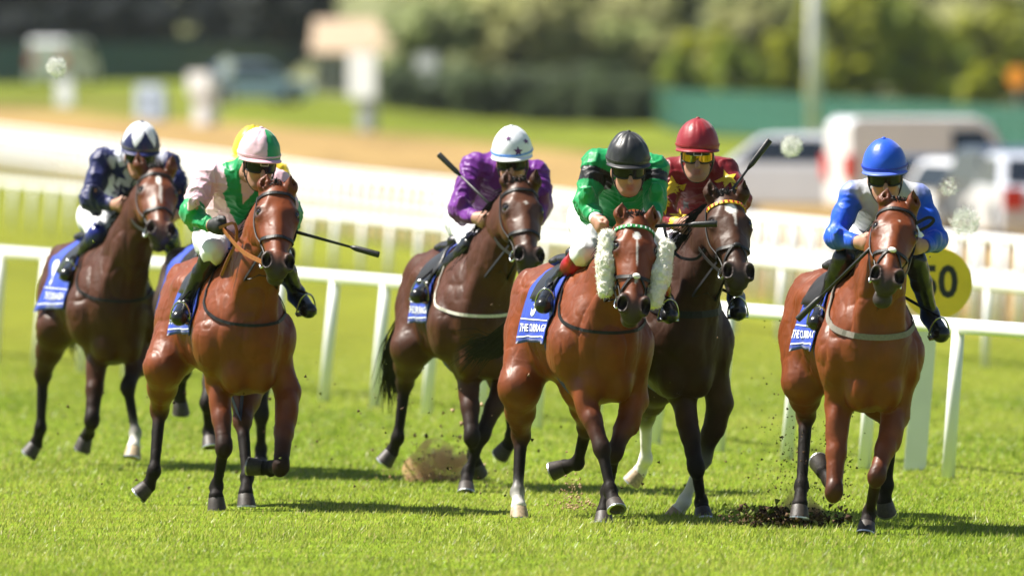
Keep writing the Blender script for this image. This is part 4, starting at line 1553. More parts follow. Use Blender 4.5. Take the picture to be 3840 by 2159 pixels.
HORSES = {}
COATS = {
    'bay': ((0.160, 0.037, 0.008), BLACKPT),
    'bright': ((0.168, 0.039, 0.009), BLACKPT),
    'darkbay': ((0.062, 0.019, 0.007), BLACKPT),
    'brown': ((0.042, 0.016, 0.008), (0.013, 0.009, 0.007)),
}
HD = {}
HD['F'] = dict(crop=(2780, 480, 0.916), D0=72.2, yaw=9.5, chest=476, coat=COATS['bay'][0], brown_knee=True, seed=1,
    label='bright bay racehorse with open mouth, the rightmost, ridden by jockey in royal blue cap',
    poll=(545, 262, -0.10), nose=(500, 524, -0.54), hyaw=0, hroll=-3, mouth=0.55,
    ears=[(502, 206, -0.10), (591, 210, -0.12)],
    LF=[(335, 955, 0.30), (318, 1248, 0.12), (300, 1205, 0.38), (274, 1165, 0.44)],
    RF=[(530, 985, 0.32), (465, 1195, 0.10), (440, 1322, 0.27), (427, 1372, 0.22)],
    LH=[(215, 870, 1.15), (222, 985, 1.40), (207, 1228, 1.20), (199, 1310, 1.10)],
    RH=[(420, 880, 1.10), (515, 1010, 1.35), (500, 1225, 1.45), (487, 1295, 1.50)],
    grackle='fleece', breast=('grey', 1.24, 0.17, 0.032), bridle_mat=M_BLACKL,
    marks=[(0.27, 0.010, 0.016, 0.008, (0.5, 0.42, 0.36))], cloth_f=(-0.50, -0.98), flare=0.05, tail=[(330, 760, 2.0), (340, 900, 2.3)],
    print=dict(), axes={'LF': (-0.3, 0.8, 0.45), 'LH': (-0.1, -0.15, -1), 'RH': (0.1, 0.5, -0.8)})
HD['B'] = dict(crop=(460, 440, 0.953), D0=75.9, yaw=13.0, chest=471, coat=COATS['bright'][0], seed=2,
    label='glossy bright bay racehorse ridden by jockey in pink and green quartered cap',
    poll=(556, 250, -0.10), nose=(557, 534, -0.50), ears=[(515, 202, -0.10), (601, 207, -0.12)],
    LF=[(345, 955, 0.35), (362, 1178, 0.15), (336, 1318, 0.25), (333, 1372, 0.20)],
    RF=[(590, 980, 0.30), (565, 1245, 0.05), (530, 1255, 0.29), (484, 1250, 0.36)],
    LH=[(150, 890, 1.10), (132, 1045, 1.35), (113, 1262, 1.20), (84, 1335, 1.24)],
    RH=[(450, 930, 0.95), (428, 1085, 0.75), (445, 1285, 0.55), (438, 1360, 0.45)],
    breast=('black', 1.26, 0.20, 0.018), bridle_mat=M_BLACKL,
    marks=[], cloth_f=(-0.54, -1.02), flare=0.03, print=dict(number='2', ni=0.45), tail=[(200, 700, 2.0), (205, 850, 2.2)],
    axes={'RF': (-0.95, 0.3, 0.1), 'LH': (-0.75, 0.1, -0.65), 'RH': (0, -0.1, -1), 'LF': (0, 0.1, -1)})
HD['C'] = dict(mane=1.5, crop=(1380, 440, 0.992), D0=79.1, yaw=11.0, chest=441, coat=COATS['darkbay'][0], face=(0.080, 0.027, 0.011), seed=3, vox=0.0105,
    label='dark bay racehorse with cream breast strap ridden by jockey in purple silks',
    poll=(572, 248, -0.10), nose=(606, 530, -0.50), hyaw=-8, ears=[(519, 195, -0.10), (628, 190, -0.12)],
    LF=[(372, 945, 0.30), (386, 1190, 0.05), (392, 1255, 0.30), (402, 1302, 0.34)],
    RF=[(520, 955, 0.35), (425, 1180, 0.20), (372, 1320, 0.20), (363, 1378, 0.12)],
    LH=[(160, 860, 1.12), (138, 985, 1.42), (112, 1190, 1.42), (80, 1262, 1.48)],
    RH=[(470, 900, 1.05), (530, 1060, 1.40), (535, 1180, 1.45), (513, 1235, 1.52)],
    breast=('cream', 1.17, 0.12, 0.018), marks=[(0.30, 0.0, 0.03, 0.012, (0.4, 0.36, 0.32))], flare=0.02,
    cloth_f=(-0.58, -1.02), print=dict(), tail=[(110, 830, 2.0), (92, 980, 2.2), (105, 1050, 2.3)],
    axes={'LF': (0.15, 0.6, -0.7), 'LH': (-0.6, 0.2, -0.75), 'RH': (-0.5, 0.5, -0.6)})
HD['D'] = dict(crop=(1820, 440, 0.928), D0=73.9, yaw=13.0, chest=444, coat=COATS['bright'][0], seed=4,
    label='bay racehorse with white sheepskin cheekpieces ridden by jockey in black cap',
    poll=(530, 352, -0.10), nose=(518, 676, -0.43), hyaw=0, hroll=-2, ears=[(475, 298, -0.10), (586, 306, -0.12)],
    LF=[(330, 925, 0.20), (406, 1152, 0.0), (436, 1298, -0.10), (452, 1352, -0.17)],
    RF=[(520, 985, 0.35), (450, 1165, 0.20), (425, 1300, 0.35), (410, 1390, 0.30)],
    LH=[(120, 940, 1.08), (124, 1105, 1.35), (113, 1302, 1.22), (117, 1370, 1.14)],
    RH=[(340, 940, 1.0), (352, 1075, 1.28), (322, 1200, 1.45), (262, 1220, 1.55)],
    socks={'LH': 1}, browband='green', grackle='fleece', breast=('black', 1.22, 0.16, 0.018),
    marks=[(0.215, -0.006, 0.05, 0.022, WHITE), (0.38, -0.002, 0.16, 0.007, (0.6, 0.55, 0.5)), (0.66, 0.0, 0.06, 0.010, (0.5, 0.45, 0.4))],
    sheepskin=[((424, 418, -0.14), (418, 600, -0.20)), ((628, 452, -0.14), (590, 640, -0.20))],
    cloth_f=(-0.50, -1.06), flare=0.04, print=dict(number='3', nsize=0.22, ni=0.60, ne=0.60),
    tail=[(40, 790, 1.85), (-20, 800, 1.95), (-75, 850, 2.05)],
    axes={'LF': (0.15, -0.60, -0.75), 'RH': (-0.9, 0.3, -0.3), 'LH': (0, -0.2, -1)})
HD['E'] = dict(mane=2.0, crop=(2280, 420, 0.9165), D0=74.9, yaw=12.0, chest=290, coat=COATS['brown'][0], face=(0.062, 0.024, 0.011), seed=5, vox=0.0105,
    label='dark brown racehorse with yellow browband and white legs, ridden by jockey in maroon cap',
    poll=(412, 290, -0.10), nose=(456, 566, -0.50), hyaw=-6, hroll=2, ears=[(350, 230, -0.10), (471, 232, -0.12)],
    LF=[(258, 975, 0.30), (303, 1222, 0.10), (321, 1340, 0.22), (327, 1380, 0.18)],
    RF=[(385, 1000, 0.35), (328, 1190, 0.45), (264, 1335, 0.50), (230, 1382, 0.54)],
    LH=[(165, 935, 1.1), (130, 1045, 1.40), (130, 1190, 1.48), (100, 1252, 1.54)],
    socks={'RF': 2, 'LH': 2}, browband='yellow', grackle='black', breast=('black', 1.30, 0.16, 0.040),
    marks=[(0.20, -0.0, 0.07, 0.034, WHITE), (0.32, 0.01, 0.10, 0.010, (0.55, 0.5, 0.45))], flare=0.02, print=dict(),
    axes={'RF': (-0.6, 0.1, -0.8), 'LH': (-0.6, 0.2, -0.7)})
HD['A'] = dict(mane=1.4, crop=(60, 420, 1.0486), D0=83.3, yaw=12.0, chest=417, coat=COATS['darkbay'][0], face=(0.135, 0.040, 0.014), seed=6, vox=0.0105,
    label='dark bay racehorse at the far left, its saddle cloth numbered nine',
    poll=(557, 230, -0.10), nose=(574, 474, -0.56), hyaw=-4, hroll=-2, ears=[(478, 156, -0.10), (619, 164, -0.12)],
    LF=[(322, 945, 0.30), (298, 1212, 0.10), (286, 1262, 0.34), (268, 1290, 0.42)],
    RF=[(495, 930, 0.35), (440, 1080, 0.10), (470, 1262, 0.05), (460, 1335, -0.02)],
    LH=[(155, 850, 1.12), (106, 1030, 1.36), (97, 1240, 1.35), (72, 1325, 1.40)],
    socks={'RF': 1}, breast=('black', 1.24, 0.18, 0.018), marks=[(0.22, -0.005, 0.10, 0.016, WHITE), (0.42, 0.0, 0.16, 0.010, (0.55, 0.5, 0.45))],
    cloth_f=(-0.55, -1.18), cloth_lo=-20, flare=0.05, print=dict(number='9', nsize=0.25, ni=0.80, ne=0.60), tail=[(200, 800, 2.0), (215, 880, 2.2), (232, 930, 2.3)],
    axes={'LF': (-0.3, 0.3, -0.8), 'LH': (-0.55, 0.2, -0.75), 'RF': (-0.2, -0.3, -1)})
HD['G'] = dict(crop=(460, 440, 0.953), D0=81.6, yaw=12.0, chest=428, coat=(0.05, 0.03, 0.022), seed=8, vox=0.012,
    label='dark racehorse mostly hidden behind the bright bay, ridden by jockey in yellow cap',
    poll=(560, 235, -0.10), nose=(566, 510, -0.45), ears=[(520, 225, -0.06), (590, 230, -0.06)],
    LF=[(335, 850, 0.30), (303, 1020, 0.10), (308, 1120, 0.20), (312, 1160, 0.16)],
    RF=[(490, 850, 0.30), (495, 1062, 0.15), (495, 1185, 0.25), (492, 1240, 0.20)],
    LH=[(215, 780, 1.1), (215, 905, 1.40), (205, 985, 1.50), (206, 1030, 1.55)],
    flare=0.01, print=dict(), axes={})
# ----------------------------------------------------------------------------
# jockeys
# ----------------------------------------------------------------------------
SKIN = (0.42, 0.22, 0.15)
M_SKIN = mat('skin', vcol=True, rough=0.5, spec=0.4, sss=0.12, noise=0.06, nscale=40)
M_SILK = mat('racing_silk', vcol=True, rough=0.46, spec=0.30, sheen=0.15, noise=0.06, nscale=12, bump=0.009, bscale=13, stretch=(1, 1, 0.55))
M_CAP = mat('cap_silk', vcol=True, rough=0.42, spec=0.4, sheen=0.2, bump=0.0018, bscale=30)
M_BREECH = mat('white_breeches', (0.78, 0.78, 0.80), rough=0.6, bump=0.003, bscale=26)
M_BOOT = mat('boot_leather', vcol=True, rough=0.26, spec=0.45, bump=0.002, bscale=24)
M_GOG = mat('goggle_lens', (0.006, 0.006, 0.007), rough=0.22, spec=0.25)
M_GOGO = mat('mirrored_goggle_lens', (0.55, 0.28, 0.02), rough=0.06, metal=0.7)
M_STRAP = mat('goggle_strap', (0.01, 0.01, 0.011), rough=0.6)
M_WHIP = mat('whip_leather', (0.010, 0.010, 0.010), rough=0.45, bump=0.001, bscale=200)
M_GLOVE = mat('black_glove', (0.012, 0.012, 0.013), rough=0.6)
M_HAIRB = mat('short_hair', (0.03, 0.018, 0.01), rough=0.7)
M_IRON = mat('stirrup_iron', (0.55, 0.55, 0.56), rough=0.25, metal=1.0)


def star2(r, n=5, rot=90.0, inner=0.42):
    pts = []
    for k in range(2 * n):
        a = R(rot + 180.0 * k / n)
        rr = r if k % 2 == 0 else r * inner
        pts.append((rr * math.cos(a), rr * math.sin(a)))
    return pts


def decal(bvh, centre, dr, upv, poly, name, m_, parent, off=0.004, rings=5):
    """a printed shape laid onto the cloth below it: poly (2-D) is projected along -dr"""
    dr = unit(dr); ux = unit(np.cross(upv, dr)); uy = np.cross(dr, ux)
    n = len(poly)
    dense = []
    for i in range(n):
        a = np.array(poly[i]); b = np.array(poly[(i + 1) % n])
        for k in range(4):
            dense.append(a + (b - a) * k / 4)
    V = []; F = []
    q0 = None
    def proj(x, y):
        o = centre + ux * x + uy * y + dr * 0.35
        q, nn = cast(bvh, o, -dr, 0.8)
        if q is None:
            return None
        return q + dr * off
    c = proj(0, 0)
    if c is None:
        return None
    V.append(c)
    N = len(dense)
    for r in range(1, rings + 1):
        for p in dense:
            q = proj(p[0] * r / rings, p[1] * r / rings)
            V.append(q if q is not None else centre + ux * p[0] * r / rings + uy * p[1] * r / rings)
    for j in range(N):
        F.append((0, 1 + j, 1 + (j + 1) % N))
    for r in range(rings - 1):
        for j in range(N):
            F.append((1 + r * N + j, 1 + (r + 1) * N + j, 1 + (r + 1) * N + (j + 1) % N, 1 + r * N + (j + 1) % N))
    V = np.array(V)
    dep = (V - centre) @ dr
    V = V[:]
    # skip stretched faces that fall off an edge
    F = [f for f in F if dep[list(f)].max() - dep[list(f)].min() < 0.05]
    F = [f for f in F if True]
    seen = {0}; grew = True
    while grew:                                  # only the piece joined to the centre
        grew = False
        for f in F:
            k = [i in seen for i in f]
            # neighbours share an edge, not just a corner
            if sum(k) >= (2 if 0 not in f else 1) and not all(k):
                seen.update(f); grew = True
    F = [f for f in F if all(i in seen for i in f)]
    used = sorted({i for f in F for i in f}); ix = {k: n_ for n_, k in enumerate(used)}
    return obj(name, V[used], [[ix[i] for i in f] for f in F], m_, parent, smooth=True)


def add_hand(b, W, K, up, side, col):
    """a fist on the rein: palm, four curled fingers stacked below the thumb"""
    d = unit(K - W)
    upv = unit(up - d * np.dot(up, d))
    inn = np.cross(d, upv) * (1 if side < 0 else -1)        # towards the other hand
    if np.dot(inn, np.array([1.0, 0, 0])) * side > 0:
        inn = -inn
    M = np.stack([d, upv, inn], 1)
    b.cone(W, W + d * 0.03, 0.031, 0.032, 0.02, col)
    b.ell(W + d * 0.062, (0.052, 0.045, 0.024), M, 0.02, col)
    lens = (0.92, 1.0, 0.95, 0.78)
    for i, ln in enumerate(lens):
        o = W + d * (0.098 - 0.006 * abs(i - 1)) + upv * (0.034 - 0.0235 * i)
        k1 = o + (d * 0.018 + inn * 0.030) * ln
        k2 = k1 + (-d * 0.024 + inn * 0.012) * ln
        k3 = k2 + (-d * 0.020 - inn * 0.012) * ln
        b.cone(o, k1, 0.0112, 0.0105, 0.004, col); b.cone(k1, k2, 0.0105, 0.0098, 0.004, col); b.cone(k2, k3, 0.0098, 0.0088, 0.004, col)
    t0 = W + d * 0.040 + upv * 0.030 + inn * 0.008
    t1 = t0 + d * 0.028 + upv * 0.016 + inn * 0.012
    t2 = t1 + d * 0.030 + upv * 0.002 + inn * 0.010
    b.cone(t0, t1, 0.0145, 0.0125, 0.008, col); b.cone(t1, t2, 0.0125, 0.0095, 0.005, col)
    return W + d * 0.085 + inn * 0.018


def build_jockey(j, H, d):
    P = H.P
    up = np.array([0, 0, 1.0])
    hips = P(j['hip'])
    root = empty('person', hips * np.array([1, 1, 0]) + np.array([0, 0, H.L(-0.85, 0, 1.44)[2]]), j['label'], 'jockey', 'jockeys riding in the race')
    SL, EL, WL, HL = [P(q) for q in j['L']]
    SR, ER, WR, HR = [P(q) for q in j['R']]
    HC = P(j['head'])
    pitch, hyaw, roll = R(j.get('pitch', 32)), R(j.get('hyaw', 0)), R(j.get('roll', 0))
    # head frame: g = gaze, hu = up through the crown, hr = towards photo right
    g = np.array([math.sin(hyaw) * math.cos(pitch), -math.cos(hyaw) * math.cos(pitch), -math.sin(pitch)])
    hr = unit(np.array([math.cos(hyaw), math.sin(hyaw), 0]))
    hu = unit(np.cross(hr, g)) * 1.0
    if hu[2] < 0: hu = -hu
    hr, hu = unit(hr * math.cos(roll) + hu * math.sin(roll)), unit(hu * math.cos(roll) - hr * math.sin(roll))
    HM = np.stack([hr, g, hu], 1)
    Q = lambda r_, f_, u_: HC + hr * r_ + g * f_ + hu * u_
    sm = (SL + SR) / 2
    chest_dir = unit(hips - sm)
    lat = unit(SR - SL)
    back = unit(np.cross(lat, chest_dir))
    if back[2] < 0: back = -back
    TM = np.stack([lat, chest_dir, back], 1)
    nb = sm + back * 0.02 - chest_dir * 0.02

    def torso(b, c, e=0.0):
        b.cone(sm + chest_dir * 0.06, sm + chest_dir * 0.26, 0.122, 0.118, 0.06, c, ax=lat, sc=1.22)
        b.cone(sm + chest_dir * 0.26, hips, 0.125, 0.125, 0.06, c, ax=lat, sc=1.25)
        for S in (SL, SR):
            b.cone(nb, S, 0.070, 0.052, 0.05, c)

    def arm(b, S, E, W, c1, c2=None, k=0.03, pf=1.0, c0=None):
        c2 = c1 if c2 is None else c2
        b.ball(S, 0.056 * pf, 0.04, c1 if c0 is None else c0)
        m_ = S + (E - S) * 0.5
        b.cone(S, m_, 0.059 * pf, 0.054 * pf, k, c1)
        b.cone(m_, E, 0.054 * pf, 0.047 * pf, k, c1)
        b.cone(E, W, 0.046 * pf, 0.034, k, c2)
        b.ell(E + (W - E) * 0.25, (0.036 * pf, 0.036 * pf, 0.07), np.stack([back, lat, unit(W - E)], 1), 0.03, c2)

    legs = []
    for key, s in (('KL', -1), ('KR', 1)):
        if key in j:
            K, A, T = [P(q) for q in j[key]]
            hp = hips + lat * s * 0.10 - np.array([0, 0, 0.03])
            legs.append((s, hp, K, A, T))

    # --- the body, one continuous surface
    b = Body()
    torso(b, SKIN)
    arm(b, SL, EL, WL, SKIN); arm(b, SR, ER, WR, SKIN)
    gripL = add_hand(b, WL, HL, up, -1, SKIN); gripR = add_hand(b, WR, HR, up, 1, SKIN)
    b.cone(nb + back * 0.02, Q(0, -0.03, -0.06), 0.062, 0.056, 0.03, SKIN)
    b.ell(Q(0, -0.01, 0.03), (0.083, 0.105, 0.115), HM, 0.03, SKIN)                 # skull
    b.ell(Q(0, 0.045, -0.055), (0.066, 0.060, 0.085), HM, 0.03, SKIN)               # face
    b.ell(Q(0, 0.070, -0.128), (0.034, 0.030, 0.028), HM, 0.03, SKIN)               # chin
    b.cone(Q(0, 0.100, -0.015), Q(0, 0.128, -0.060), 0.011, 0.0165, 0.010, SKIN)      # nose
    b.ell(Q(0, 0.099, -0.088), (0.026, 0.014, 0.007), HM, 0.006, (0.36, 0.11, 0.09))
    b.ell(Q(0, 0.097, -0.101), (0.022, 0.015, 0.008), HM, 0.006, (0.38, 0.12, 0.10))  # lips
    b.ell(Q(0, 0.093, 0.012), (0.05, 0.016, 0.014), HM, 0.02, SKIN)                 # brow
    for s in (-1, 1):
        b.ell(Q(s * 0.042, 0.078, -0.045), (0.024, 0.02, 0.02), HM, 0.02, SKIN)      # cheekbone
        b.cone(Q(s * 0.062, 0.02, -0.09), Q(s * 0.03, 0.07, -0.125), 0.02, 0.018, 0.025, SKIN)
        b.ell(Q(s * 0.086, -0.005, -0.035), (0.012, 0.022, 0.034), HM, 0.008, SKIN)  # ear
        b.ball(Q(s * 0.032, 0.103, -0.008), 0.012, 0.008, op='s')                    # eye socket
    b.cone(Q(-0.026, 0.114, -0.0945), Q(0.026, 0.114, -0.0945), 0.006, 0.006, 0.003, op='s')
    for s in (-1, 1):
        b.ball(Q(s * 0.008, 0.134, -0.074), 0.0055, 0.003, op='s')
    for (s, hp, K, A, T) in legs:
        b.cone(hips, hp, 0.12, 0.11, 0.05, SKIN)
        b.cone(hp, K, 0.092, 0.050, 0.04, SKIN)
        b.cone(K, A, 0.048, 0.034, 0.03, SKIN)
        b.cone(A, T, 0.036, 0.030, 0.02, SKIN)
    V, Fq = b.mesh(0.0075)
    C = b.colors(V, SKIN, 0.006)
    stub = np.linalg.norm((V - Q(0, 0.075, -0.12)) / np.array([1, 1, 1]), axis=1)
    w = (1 - sstep(0.03, 0.075, stub)) * j.get('stubble', 0.25)
    C = C * (1 - w[:, None] * 0.5)
    bo = obj('body', V, Fq, M_SKIN, root, C)

    # --- silks
    cb, cs = np.array(j['body_col']), np.array(j['sleeve_col'])
    jk = Body()
    torso(jk, cb)
    pf = j.get('puff', 1.04)
    arm(jk, SL, EL, WL - (WL - EL) * 0.10, cs, pf=pf, c0=j.get('yoke')); arm(jk, SR, ER, WR - (WR - ER) * 0.10, cs, pf=pf, c0=j.get('yoke'))
    jk.cone(nb, nb + back * 0.03 + unit(HC - nb) * 0.05, 0.075, 0.072, 0.02, cb)
    V, Fq = jk.mesh(j.get('vox', 0.0080), infl=0.010)
    Cj = jk.colors(V, cb, 0.0025)
    if 'paint' in j:
        Cj = j['paint'](V, Cj, dict(SL=SL, EL=EL, WL=WL, SR=SR, ER=ER, WR=WR, sm=sm, hips=hips, lat=lat, back=back, cd=chest_dir, H=H))
    N = vnormals(V, Fq)
    # folds: creases across the sleeves and down the body
    def axis_coord(S, E, W):
        return ((V - S) @ unit(E - S)), ((V - E) @ unit(W - E))
    wr = vnoise(V * np.array([24, 10, 24])) - 0.5
    rid = 1 - np.abs(2 * vnoise(V * np.array([17.0, 9.0, 13.0]) + 5.3) - 1)
    rid2 = 1 - np.abs(2 * vnoise(V * np.array([34.0, 20.0, 22.0]) + 9.1) - 1)
    crease = np.zeros(len(V))
    for (a_, b_) in ((SL, EL), (EL, WL), (SR, ER), (ER, WR), (sm, hips)):          # gathers running round the sleeves and across the body
        ax_ = unit(b_ - a_); ln_ = np.linalg.norm(b_ - a_)
        t_ = (V - a_) @ ax_
        rad_ = np.linalg.norm((V - a_) - t_[:, None] * ax_, axis=1)
        m_ = sstep(-0.06, 0.0, t_) * (1 - sstep(ln_, ln_ + 0.06, t_)) * (1 - sstep(0.10, 0.16, rad_) if b_ is not hips else 1.0)
        ph_ = 2 * np.pi * (t_ / 0.052 + 2.6 * vnoise(V * 6.5) + 1.4 * vnoise(V * 15 + 3))
        crease = np.maximum(crease, m_ * (0.5 + 0.5 * np.sin(ph_)) ** 3 * sstep(0.30, 0.65, vnoise(V * 7.5 + 11)))
    V = V + N * (0.0075 * (crease - 0.25) * j.get('fold', 1.0))[:, None]
    V = V + N * (0.005 * wr + 0.008 * (rid ** 5 - 0.2) + 0.003 * (rid2 ** 5 - 0.2))[:, None] * j.get('fold', 1.0)
    jo = obj('silks', V, Fq, M_SILK, root, Cj)
    bv = bvh_of(V, Fq)
    for k, st in enumerate(j.get('stars', [])):
        c = P(st[0]); dr = unit(np.array(st[1], float))
        mstar = mat(st[3], st[4], rough=0.4, sheen=0.3)
        decal(bv, c, dr, up, star2(st[2], rot=90 + st[5] if len(st) > 5 else 90), 'star', mstar, jo)

    # --- cap over the helmet, with peak
    cp = Body()
    cx, cz = j.get('cap_r', 0.112), j.get('cap_h', 0.176)
    cp.ell(Q(0, -0.018, 0.020 + cz - 0.132), (cx * 0.985, 0.140, 0.132), HM, 0.02)
    cp.ell(Q(0, -0.018, 0.020), (cx, 0.145, 0.12), HM, 0.05)
    cp.ell(Q(0, -0.02, -0.272), (0.5, 0.5, 0.30), HM, 0.010, op='s')
    V, Fq = cp.mesh(0.0058)
    lx = (V - HC) @ hr; ly = (V - HC) @ g; lz = (V - HC) @ hu
    Cc = np.tile(np.array(j['cap_col'], float), (len(V), 1))
    if 'cap_paint' in j:
        Cc = j['cap_paint'](lx, ly, lz, Cc)
    N = vnormals(V, Fq)
    crk = j.get('cap_crease', 0.004)
    ang = np.arctan2(lx, ly)
    V = V + N * (crk * (np.abs(np.sin(ang * 5 + 3 * vnoise(V * 9))) - 0.6) * sstep(0.06, 0.15, lz) + crk * 1.6 * (vnoise(V * 24) - 0.5))[:, None]
    capo = obj('cap', V, Fq, M_CAP, root, Cc)
    cbv = bvh_of(V, Fq)
    # peak
    m = MB(); rings = []
    for i in range(5):
        row = []
        for k in range(21):
            a = R(-78 + 156 * k / 20)
            ex = 0.004 + 0.052 * (i / 4) * math.cos(a * 0.95) ** 0.6 if abs(a) < R(89) else 0
            row.append(Q((cx - 0.002 + ex * 0.5) * math.sin(a), -0.018 + (0.140 + ex) * math.cos(a), 0.036 - 0.014 * (i / 4) - 0.008 * math.sin(a) ** 2))
        rings.append(row)
    m.grid(rings)
    po = m.obj('peak', mat('peak_' + j['key'], j.get('peak_col', j['cap_col']), rough=0.45), capo)
    po.modifiers.new('thickness', 'SOLIDIFY').thickness = 0.006
    # band above the peak
    p, n = [], []
    for k in range(41):
        a = 2 * math.pi * k / 40
        q, _ = cast(cbv, Q(0.4 * math.sin(a), -0.018 + 0.4 * math.cos(a), 0.050), -(hr * math.sin(a) + g * math.cos(a)), 0.5)
        if q is None: continue
        p.append(q); n.append(hr * math.sin(a) + g * math.cos(a))
    m = MB(); ribbon(m, p, n, 0.010, 0.004)
    m.obj('cap_band', mat('capband_' + j['key'], j.get('band_col', j['cap_col']), rough=0.5), capo, smooth=False)
    b2 = Body(); b2.ell(Q(0, -0.018, 0.020 + cz), (0.014, 0.014, 0.008), HM)
    Ve, Fe = b2.mesh(0.005); obj('cap_button', Ve, Fe, mat('capbtn_' + j['key'], j.get('button_col', j['cap_col']), rough=0.5), capo)
    for st in j.get('cap_stars', []):
        c = P(st[0])
        decal(cbv, c, np.array([0, -1.0, 0.25]), up, star2(st[1], rot=90 + st[3]), 'star', mat('cap_star_' + j['key'], st[2], rough=0.5), capo, 0.003)

    # --- goggles
    rows = []
    for i in range(9):
        row = []
        v = i / 8
        for k in range(25):
            x = -1 + 2 * k / 24
            a = R(72 * x)
            hh = 0.031 * (1 - 0.35 * abs(x) ** 3) + 0.002
            nose = 0.010 * math.exp(-(x / 0.16) ** 2) * (1 if v < 0.3 else 0)
            row.append(Q(0.091 * math.sin(a), 0.020 + 0.100 * math.cos(a), -0.012 - hh + 2 * hh * v + nose))
        rows.append(row)
    m = MB(); m.grid(rows)
    go = m.obj('goggles', M_GOGO if j.get('mirror') else M_GOG, root)
    go.modifiers.new('thickness', 'SOLIDIFY').thickness = 0.006
    m = MB()
    fr = rows[-1] + [r[-1] for r in rows[::-1]][1:] + rows[0][::-1][1:] + [r[0] for r in rows][1:]
    m.tube(fr, 0.005, 6)
    m.obj('goggle_frame', M_STRAP, go)
    # second pair pushed up on the peak
    if j.get('spare'):
        m = MB()
        m.grid([[Q(0.089 * math.sin(R(50 * x)), 0.028 + 0.106 * math.cos(R(50 * x)), 0.016 + 0.015 * y) for x in np.linspace(-1, 1, 13)] for y in (-1, 0, 1)])
        so = m.obj('spare_goggles', M_STRAP, root)
        so.modifiers.new('thickness', 'SOLIDIFY').thickness = 0.005
        m = MB()
        for (a0, b0, a1, b1) in ((-1, -1, 1, -1), (-1, 1, 1, 1), (-1, -1, -1, 1), (1, -1, 1, 1)):
            m.tube([Q(0.022 * a0, 0.142, 0.014 + 0.011 * b0), Q(0.022 * a1, 0.142, 0.014 + 0.011 * b1)], 0.0022, 5)
        m.obj('badge', M_PRINT, so)
    # chin strap
    m = MB()
    for s in (-1, 1):
        m.tube(smooth_path([Q(s * 0.090, 0.0, 0.0), Q(s * 0.084, 0.03, -0.07), Q(s * 0.045, 0.06, -0.140), Q(0, 0.065, -0.160)], 12), 0.005, 6)
    m.obj('chin_strap', M_STRAP, root)

    # --- breeches and boots
    br = Body()
    for (s, hp, K, A, T) in legs:
        bu = j.get('boot_up', -0.06)
        br.cone(hips, hp, 0.125, 0.12, 0.06); br.cone(hp, K + (hp - K) * max(bu, 0), 0.105, 0.056 + 0.045 * max(bu, 0), 0.05)
        if bu <= 0: br.cone(K, K + (A - K) * 0.12, 0.056, 0.050, 0.03)
    br.cone(hips, hips - chest_dir * 0.06, 0.135, 0.13, 0.04, ax=lat, sc=1.1)
    V, Fq = br.mesh(0.0095, infl=0.006)
    N = vnormals(V, Fq)
    V = V + N * (0.008 * (1 - np.abs(2 * vnoise(V * np.array([26, 14, 20.0])) - 1)))[:, None]
    obj('breeches', V, Fq, M_BREECH, root)
    for (s, hp, K, A, T) in legs:
        bt = Body()
        tc = np.array(j.get('boot_top', (0.012, 0.012, 0.013))); bc = np.array((0.010, 0.010, 0.011))
        kk = K + (hp - K) * j.get('boot_up', -0.06) if j.get('boot_up', -0.06) > 0 else K + (A - K) * 0.06
        bt.cone(kk, K if j.get('boot_up', -0.06) > 0 else kk, 0.054 + 0.040 * max(j.get('boot_up', -0.06), 0) + 0.008, 0.056, 0.02, np.array(j.get('boot_knee', (0.012, 0.012, 0.013))))
        bt.cone(K if j.get('boot_up', -0.06) > 0 else K + (A - K) * 0.06, K + (A - K) * 0.16, 0.057, 0.055, 0.02, np.array(j.get('boot_knee', (0.012, 0.012, 0.013))))
        bt.cone(K + (A - K) * 0.16, K + (A - K) * 0.42, 0.057, 0.054, 0.02, tc)
        bt.cone(K + (A - K) * 0.42, A, 0.054, 0.040, 0.02, bc)
        heel = A - np.array([0, 0, 0.045]) + (A - T) * 0.25
        bt.cone(A, heel, 0.042, 0.030, 0.02, bc)
        bt.cone(heel, T, 0.034, 0.036, 0.02, bc)
        bt.cone(A, T, 0.044, 0.036, 0.03, bc)
        bt.ell(T, (0.042, 0.042, 0.03), None, 0.02, bc)
        V, Fq = bt.mesh(0.0085)
        Cb = bt.colors(V, bc, 0.004)
        N = vnormals(V, Fq)
        V = V + N * (0.0035 * (1 - np.abs(2 * vnoise(V * np.array([20, 20, 34.0])) - 1)))[:, None]
        bto = obj('boot', V, Fq, M_BOOT, root, Cb)
        # stirrup iron on the saddle leather
        ctr = T + (A - T) * 0.18
        sole = unit(np.cross(unit(T - A), lat))
        if sole[2] > 0: sole = -sole
        side_ = unit(np.cross(sole, unit(T - A)))
        arch = []
        for k in range(17):
            a = math.pi * k / 16
            arch.append(ctr + sole * 0.035 - sole * 0.125 * math.sin(a) + side_ * 0.058 * math.cos(a))
        m = MB(); m.tube(arch, 0.0055, 6)
        m.box(ctr + sole * 0.040, (0.060, 0.018, 0.005), np.stack([side_, unit(T - A), sole], 1))
        irn = m.obj('stirrup', M_IRON, H.root)
        m = MB()
        st0 = H.L(-0.78, s * 0.10, 1.38)
        ribbon(m, [arch[8], arch[8] + (st0 - arch[8]) * 0.5, st0], [H.lat * s] * 3, 0.018, 0.004)
        m.obj('stirrup_leather', M_BLACKL, irn, smooth=False)
    if j.get('glove'):
        for (w_, h_, s_) in ((WL, HL, -1), (WR, HR, 1)):
            gl = Body()
            add_hand(gl, w_, h_, up, s_, None)
            V, Fq = gl.mesh(0.005, infl=0.003)
            obj('glove', V, Fq, M_GLOVE, root)
